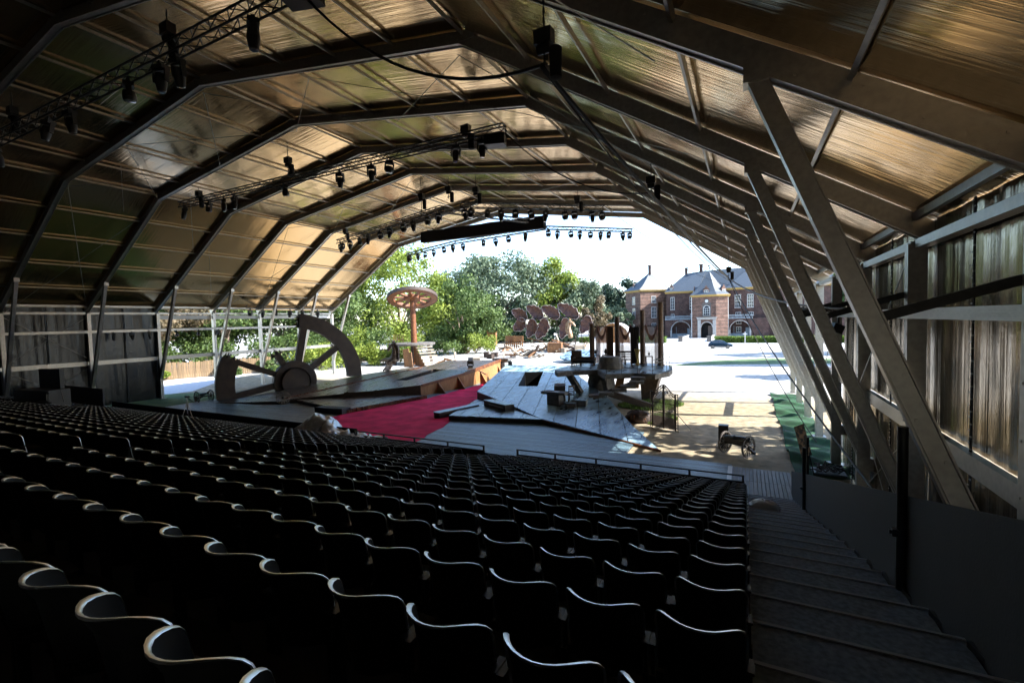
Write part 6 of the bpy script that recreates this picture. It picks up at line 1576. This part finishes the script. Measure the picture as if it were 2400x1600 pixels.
# ================================================================ trees
def tree(name, label, x, y, ztop, rx, ry, trunk_h, m, seed, leaves=9000, ls=.45, zlow=None, group='trees around the field', clumps=46, tr=.45, conifer=False):
    t = thing(name, label, 'tree', (x, y, 0), 0, group); r = random.Random(seed)
    zlow = trunk_h*.7 if zlow is None else zlow
    zc_, rz_ = (ztop+zlow)/2, (ztop-zlow)/2
    tb = MB(); lean = r.uniform(-.4, .4); tb.tube([(0, 0, -.1), (.1*lean, 0, trunk_h*.5), (lean*.4, .1, trunk_h), (lean*.6, 0, zc_)], tr, 9, rad=[tr*1.25, tr, tr*.8, tr*.35])
    for k in range(9):
        a = r.uniform(0, 6.28); z0_ = trunk_h*r.uniform(.8, 1.2); e = Vector((rx*.6*math.cos(a), ry*.6*math.sin(a), zc_+rz_*r.uniform(-.3, .5))); tb.tube([(lean*.4, 0, z0_), Vector((e.x*.45, e.y*.45, (z0_+e.z)/2+.6)), e], tr*.35, 6, rad=[tr*.42, tr*.28, tr*.08])
    tb.build('trunk', 'bark', t)
    cl = []
    for k in range(clumps):
        while True:
            v = Vector((r.uniform(-1, 1), r.uniform(-1, 1), r.uniform(-1, 1)))
            if .25 < v.length < 1: break
        if r.random() < .75: v = v.normalized()*r.uniform(.62, .92)
        s = r.uniform(.20, .36)
        if conifer: f = 1-(v.z+1)/2; v = Vector((v.x*(.25+.8*f), v.y*(.25+.8*f), v.z)); s *= .8
        cl.append((v, s))
    lf = MB(); per = leaves//clumps
    for v, s in cl:
        for k in range(per):
            w = Vector((r.gauss(0, 1), r.gauss(0, 1), r.gauss(0, 1))).normalized()*(s*r.random()**.4)
            w.z *= .72
            p = Vector(((v.x+w.x)*rx, (v.y+w.y)*ry, zc_+(v.z+w.z)*rz_))
            if p.z < .3: continue
            nr = (w.normalized()+Vector((r.uniform(-1, 1), r.uniform(-1, 1), r.uniform(-.5, 1.1)))*.8).normalized(); u = nr.orthogonal().normalized(); q = nr.cross(u); a = r.uniform(0, 6.28); u, q = u*math.cos(a)+q*math.sin(a), q*math.cos(a)-u*math.sin(a)
            l_ = ls*r.uniform(.55, 1.25); lf.v += [tuple(p+u*l_), tuple(p+q*l_*.55+nr*l_*.12), tuple(p-u*l_), tuple(p-q*l_*.55+nr*l_*.12)]
            o = len(lf.v)-4; lf.f.append((o, o+1, o+2, o+3)); lf.sm.append(False)
    lf.build('crown', m, t)
tree('leafy_tree', 'tall bright green tree rising beside the left edge of the arch', -63, 74, 22.5, 11, 10, 4.5, 'leaf_bright', 1, 15000, .34, 2.0, clumps=70)
tree('leafy_tree', 'bright bushy tree just behind the rusty column wheel', -51.5, 79, 14.8, 7.5, 6.5, 2.5, 'leaf_mid', 2, 10000, .32, 1.0, clumps=56)
tree('leafy_tree', 'broad grey-green domed tree in the middle of the view', -68, 126, 28.0, 17.5, 13, 6, 'leaf_dull', 3, 17000, .52, 2.5, clumps=100, tr=.8)
tree('leafy_tree', 'bright yellow-green tree at the right shoulder of the domed tree', -52.5, 131, 24.6, 8.5, 8, 5, 'leaf_bright', 4, 9000, .48, 2.5, clumps=50)
tree('leafy_tree', 'dull green tree sloping down toward the giant leaves', -46, 133, 19.0, 9, 8, 4, 'leaf_dull', 5, 9000, .46, 1.5, clumps=50)
tree('leafy_tree', 'rusty brown tree left of the dark conifers', -38.5, 131, 14.2, 4.6, 4.5, 3, 'leaf_rusty', 6, 4200, .42, .8, clumps=26)
tree('leafy_tree', 'grey-green tree to the left of the domed tree', -86, 122, 22, 12, 9, 4, 'leaf_mid', 7, 9000, .5, 1.5, clumps=50)
tree('cedar_tree', 'dark cedar with flat layers behind the rusty tree', -47.5, 172, 18.6, 8.5, 8, 4, 'leaf_dark', 8, 6500, .6, 1.5, clumps=44)
tree('cedar_tree', 'dark green tree touching the castle corner tower', -40.0, 174, 21.0, 8, 7, 4, 'leaf_dark', 9, 6500, .6, 1.5, clumps=44)
tree('leafy_tree', 'low bushy tree with autumn tints before the dark conifers', -37, 150, 10.0, 5, 5, 2, 'leaf_dull', 10, 4000, .45, .5, clumps=26)
tree('leafy_tree', 'tree filling the gap behind the small horse head', -63, 101, 15, 9, 7, 3, 'leaf_mid', 11, 9000, .42, .6, clumps=54)
tree('leafy_tree', 'dark leafy tree seen through the far left open bay', -72, 44, 17, 8, 8, 5, 'leaf_mid', 12, 11000, .30, 3.2, clumps=56)
tree('leafy_tree', 'leafy tree seen through the open bays behind the giant wheel', -66.5, 56, 17, 8, 8, 4.5, 'leaf_mid', 13, 12000, .30, 2.5, clumps=60)
tree('leafy_tree', 'brownish tree with thick trunk next to the board fence', -69.0, 33.0, 13, 5.5, 6, 5, 'leaf_rusty', 14, 7000, .26, 4.2, clumps=40, tr=.5)
def bush(lab, x, y, r_, h, m, seed, n=2600, ls=.17):
    t = thing('bush', lab, 'bush', (x, y, 0), 0, 'bushes beyond the tent side'); q = random.Random(seed); b = MB(); st = MB()
    for k in range(7): a = q.uniform(0, 6.28); st.tube([(0, 0, 0), (.5*r_*math.cos(a), .5*r_*math.sin(a), h*.7)], .05, 5, rad=[.06, .015])
    st.build('stem', 'bark', t)
    cs = [(Vector((q.uniform(-.7, .7), q.uniform(-.7, .7), q.uniform(.15, .8))), q.uniform(.22, .45)) for _ in range(18)]
    for k in range(n):
        v, s = q.choice(cs); w = Vector((q.gauss(0, 1), q.gauss(0, 1), q.gauss(0, 1))).normalized()*s*q.random()**.4; p = Vector(((v.x+w.x)*r_, (v.y+w.y)*r_, max(.05, (v.z+w.z*.7)*h)))
        nr = Vector((q.uniform(-1, 1), q.uniform(-1, 1), q.uniform(-.3, 1))).normalized(); u = nr.orthogonal().normalized(); z = nr.cross(u); l_ = ls*q.uniform(.6, 1.3); b.add([p+u*l_, p+z*l_*.6, p-u*l_, p-z*l_*.6], [(0, 1, 2, 3)])
    b.build('foliage', m, t)
for i, (lab, x, y, r_, h, m) in enumerate((('bright bush just behind the raised half of the giant wheel', -55.5, 47, 3.6, 4.2, 'leaf_bright'), ('yellowish bush right of the giant wheel', -53.0, 52.5, 3.4, 4.0, 'leaf_bright'), ('low pale bush at the foot of the dark horse', -50.5, 55.5, 3.2, 2.6, 'leaf_bright'), ('tall bush under the left edge of the arch', -57.5, 60.5, 4.2, 6.5, 'leaf_mid'), ('small dark bush in front of the board fence', -61.3, 37.8, 1.5, 1.6, 'leaf_mid'), ('little bright bush at the brown tree trunk', -65.2, 31.4, 1.1, 1.3, 'leaf_bright'), ('dark bush at the right end of the board fence', -58.8, 42.3, 2.0, 2.0, 'leaf_mid'), ('mid green bush between the open bay posts', -59.5, 49.5, 3.6, 4.6, 'leaf_mid'), ('big dark bush behind the left half of the giant wheel', -64.0, 46.0, 4.2, 5.6, 'leaf_mid'), ('tall dense bush behind the giant wheel spokes', -63.0, 53.0, 4.4, 6.2, 'leaf_mid'), ('bright tall bush at the last left posts', -59.5, 56.5, 4.0, 6.0, 'leaf_bright'), ('dark bush behind the board fence', -69.5, 39.5, 3.6, 5.0, 'leaf_mid'), ('shady bush in the far left open bay', -71.5, 34.5, 3.6, 5.0, 'leaf_mid'), ('round bush at the foot of the tree behind the column wheel', -52.5, 75.5, 4.5, 4.0, 'leaf_mid'), ('bright bush right of the round platform', -48.5, 79.5, 4.5, 4.2, 'leaf_bright'), ('wide bush left of the round platform', -57.5, 70.5, 5.0, 5.0, 'leaf_bright'))):
    bush(lab, x, y, r_, h, m, 40+i, 3400)
for i, (lab, x, y, r_, h, m) in enumerate((('dark undergrowth at the foot of the domed tree, leftmost clump', -82, 112, 7, 6, 'leaf_mid'), ('dark undergrowth at the foot of the domed tree, second clump', -73, 114, 7, 6, 'leaf_dark'), ('dark undergrowth at the foot of the domed tree, third clump', -64, 117, 7, 6, 'leaf_mid'), ('dark undergrowth below the yellow-green tree', -55, 121, 6.5, 5.5, 'leaf_dark'), ('dark undergrowth below the rusty tree', -45, 124, 6.5, 5, 'leaf_dark'))):
    bush(lab, x, y, r_, h, m, 140+i, 3400, .38)
for i, (lab, x, y, zt, rx_, ry_, n) in enumerate((('tree outside the right tent wall, shading the cannon', 10.8, 28.5, 13.0, 4.6, 3.8, 2300), ('second tree outside the right tent wall', 11.5, 22.5, 13, 4.6, 3.8, 2600),
        ('nearest of the tall trees shading the field before the castle', 14.5, 71.5, 20.0, 4.5, 4.2, 7000), ('middle one of the tall trees shading the field before the castle', 21.5, 72.5, 22.0, 5.5, 4.4, 7000), ('farthest out of the tall trees shading the field', 28.5, 74.5, 24.0, 6.0, 4.6, 7000),
        ('tall tree shading the field near the car', 21.0, 87.0, 20, 5.5, 4.6, 6000), ('second tall tree shading the field near the car', 28.0, 90.0, 22, 6.0, 5.0, 6000), ('small tree by the right field edge', 13.0, 56.0, 11, 3.0, 2.2, 3400))):
    tree('leafy_tree', lab, x, y, zt, rx_, ry_, 3.5, 'leaf_mid', 60+i, n, .36 if n < 3000 else .5, 4.0, clumps=30, group='trees outside the right wall')
for i, (lab, x, y, zt, r_) in enumerate((('dark tree closing the view behind the board fence, left one', -79, 33, 14, 7), ('dark tree closing the view behind the board fence, right one', -78, 43, 15, 7), ('dark tree closing the view far behind the giant wheel', -77, 58, 16, 8), ('dense low tree left of the bright tall tree', -72, 66, 15, 8))):
    tree('leafy_tree', lab, x, y, zt, r_, r_, 3.0, 'leaf_mid', 80+i, 8000, .34, .2, clumps=60)
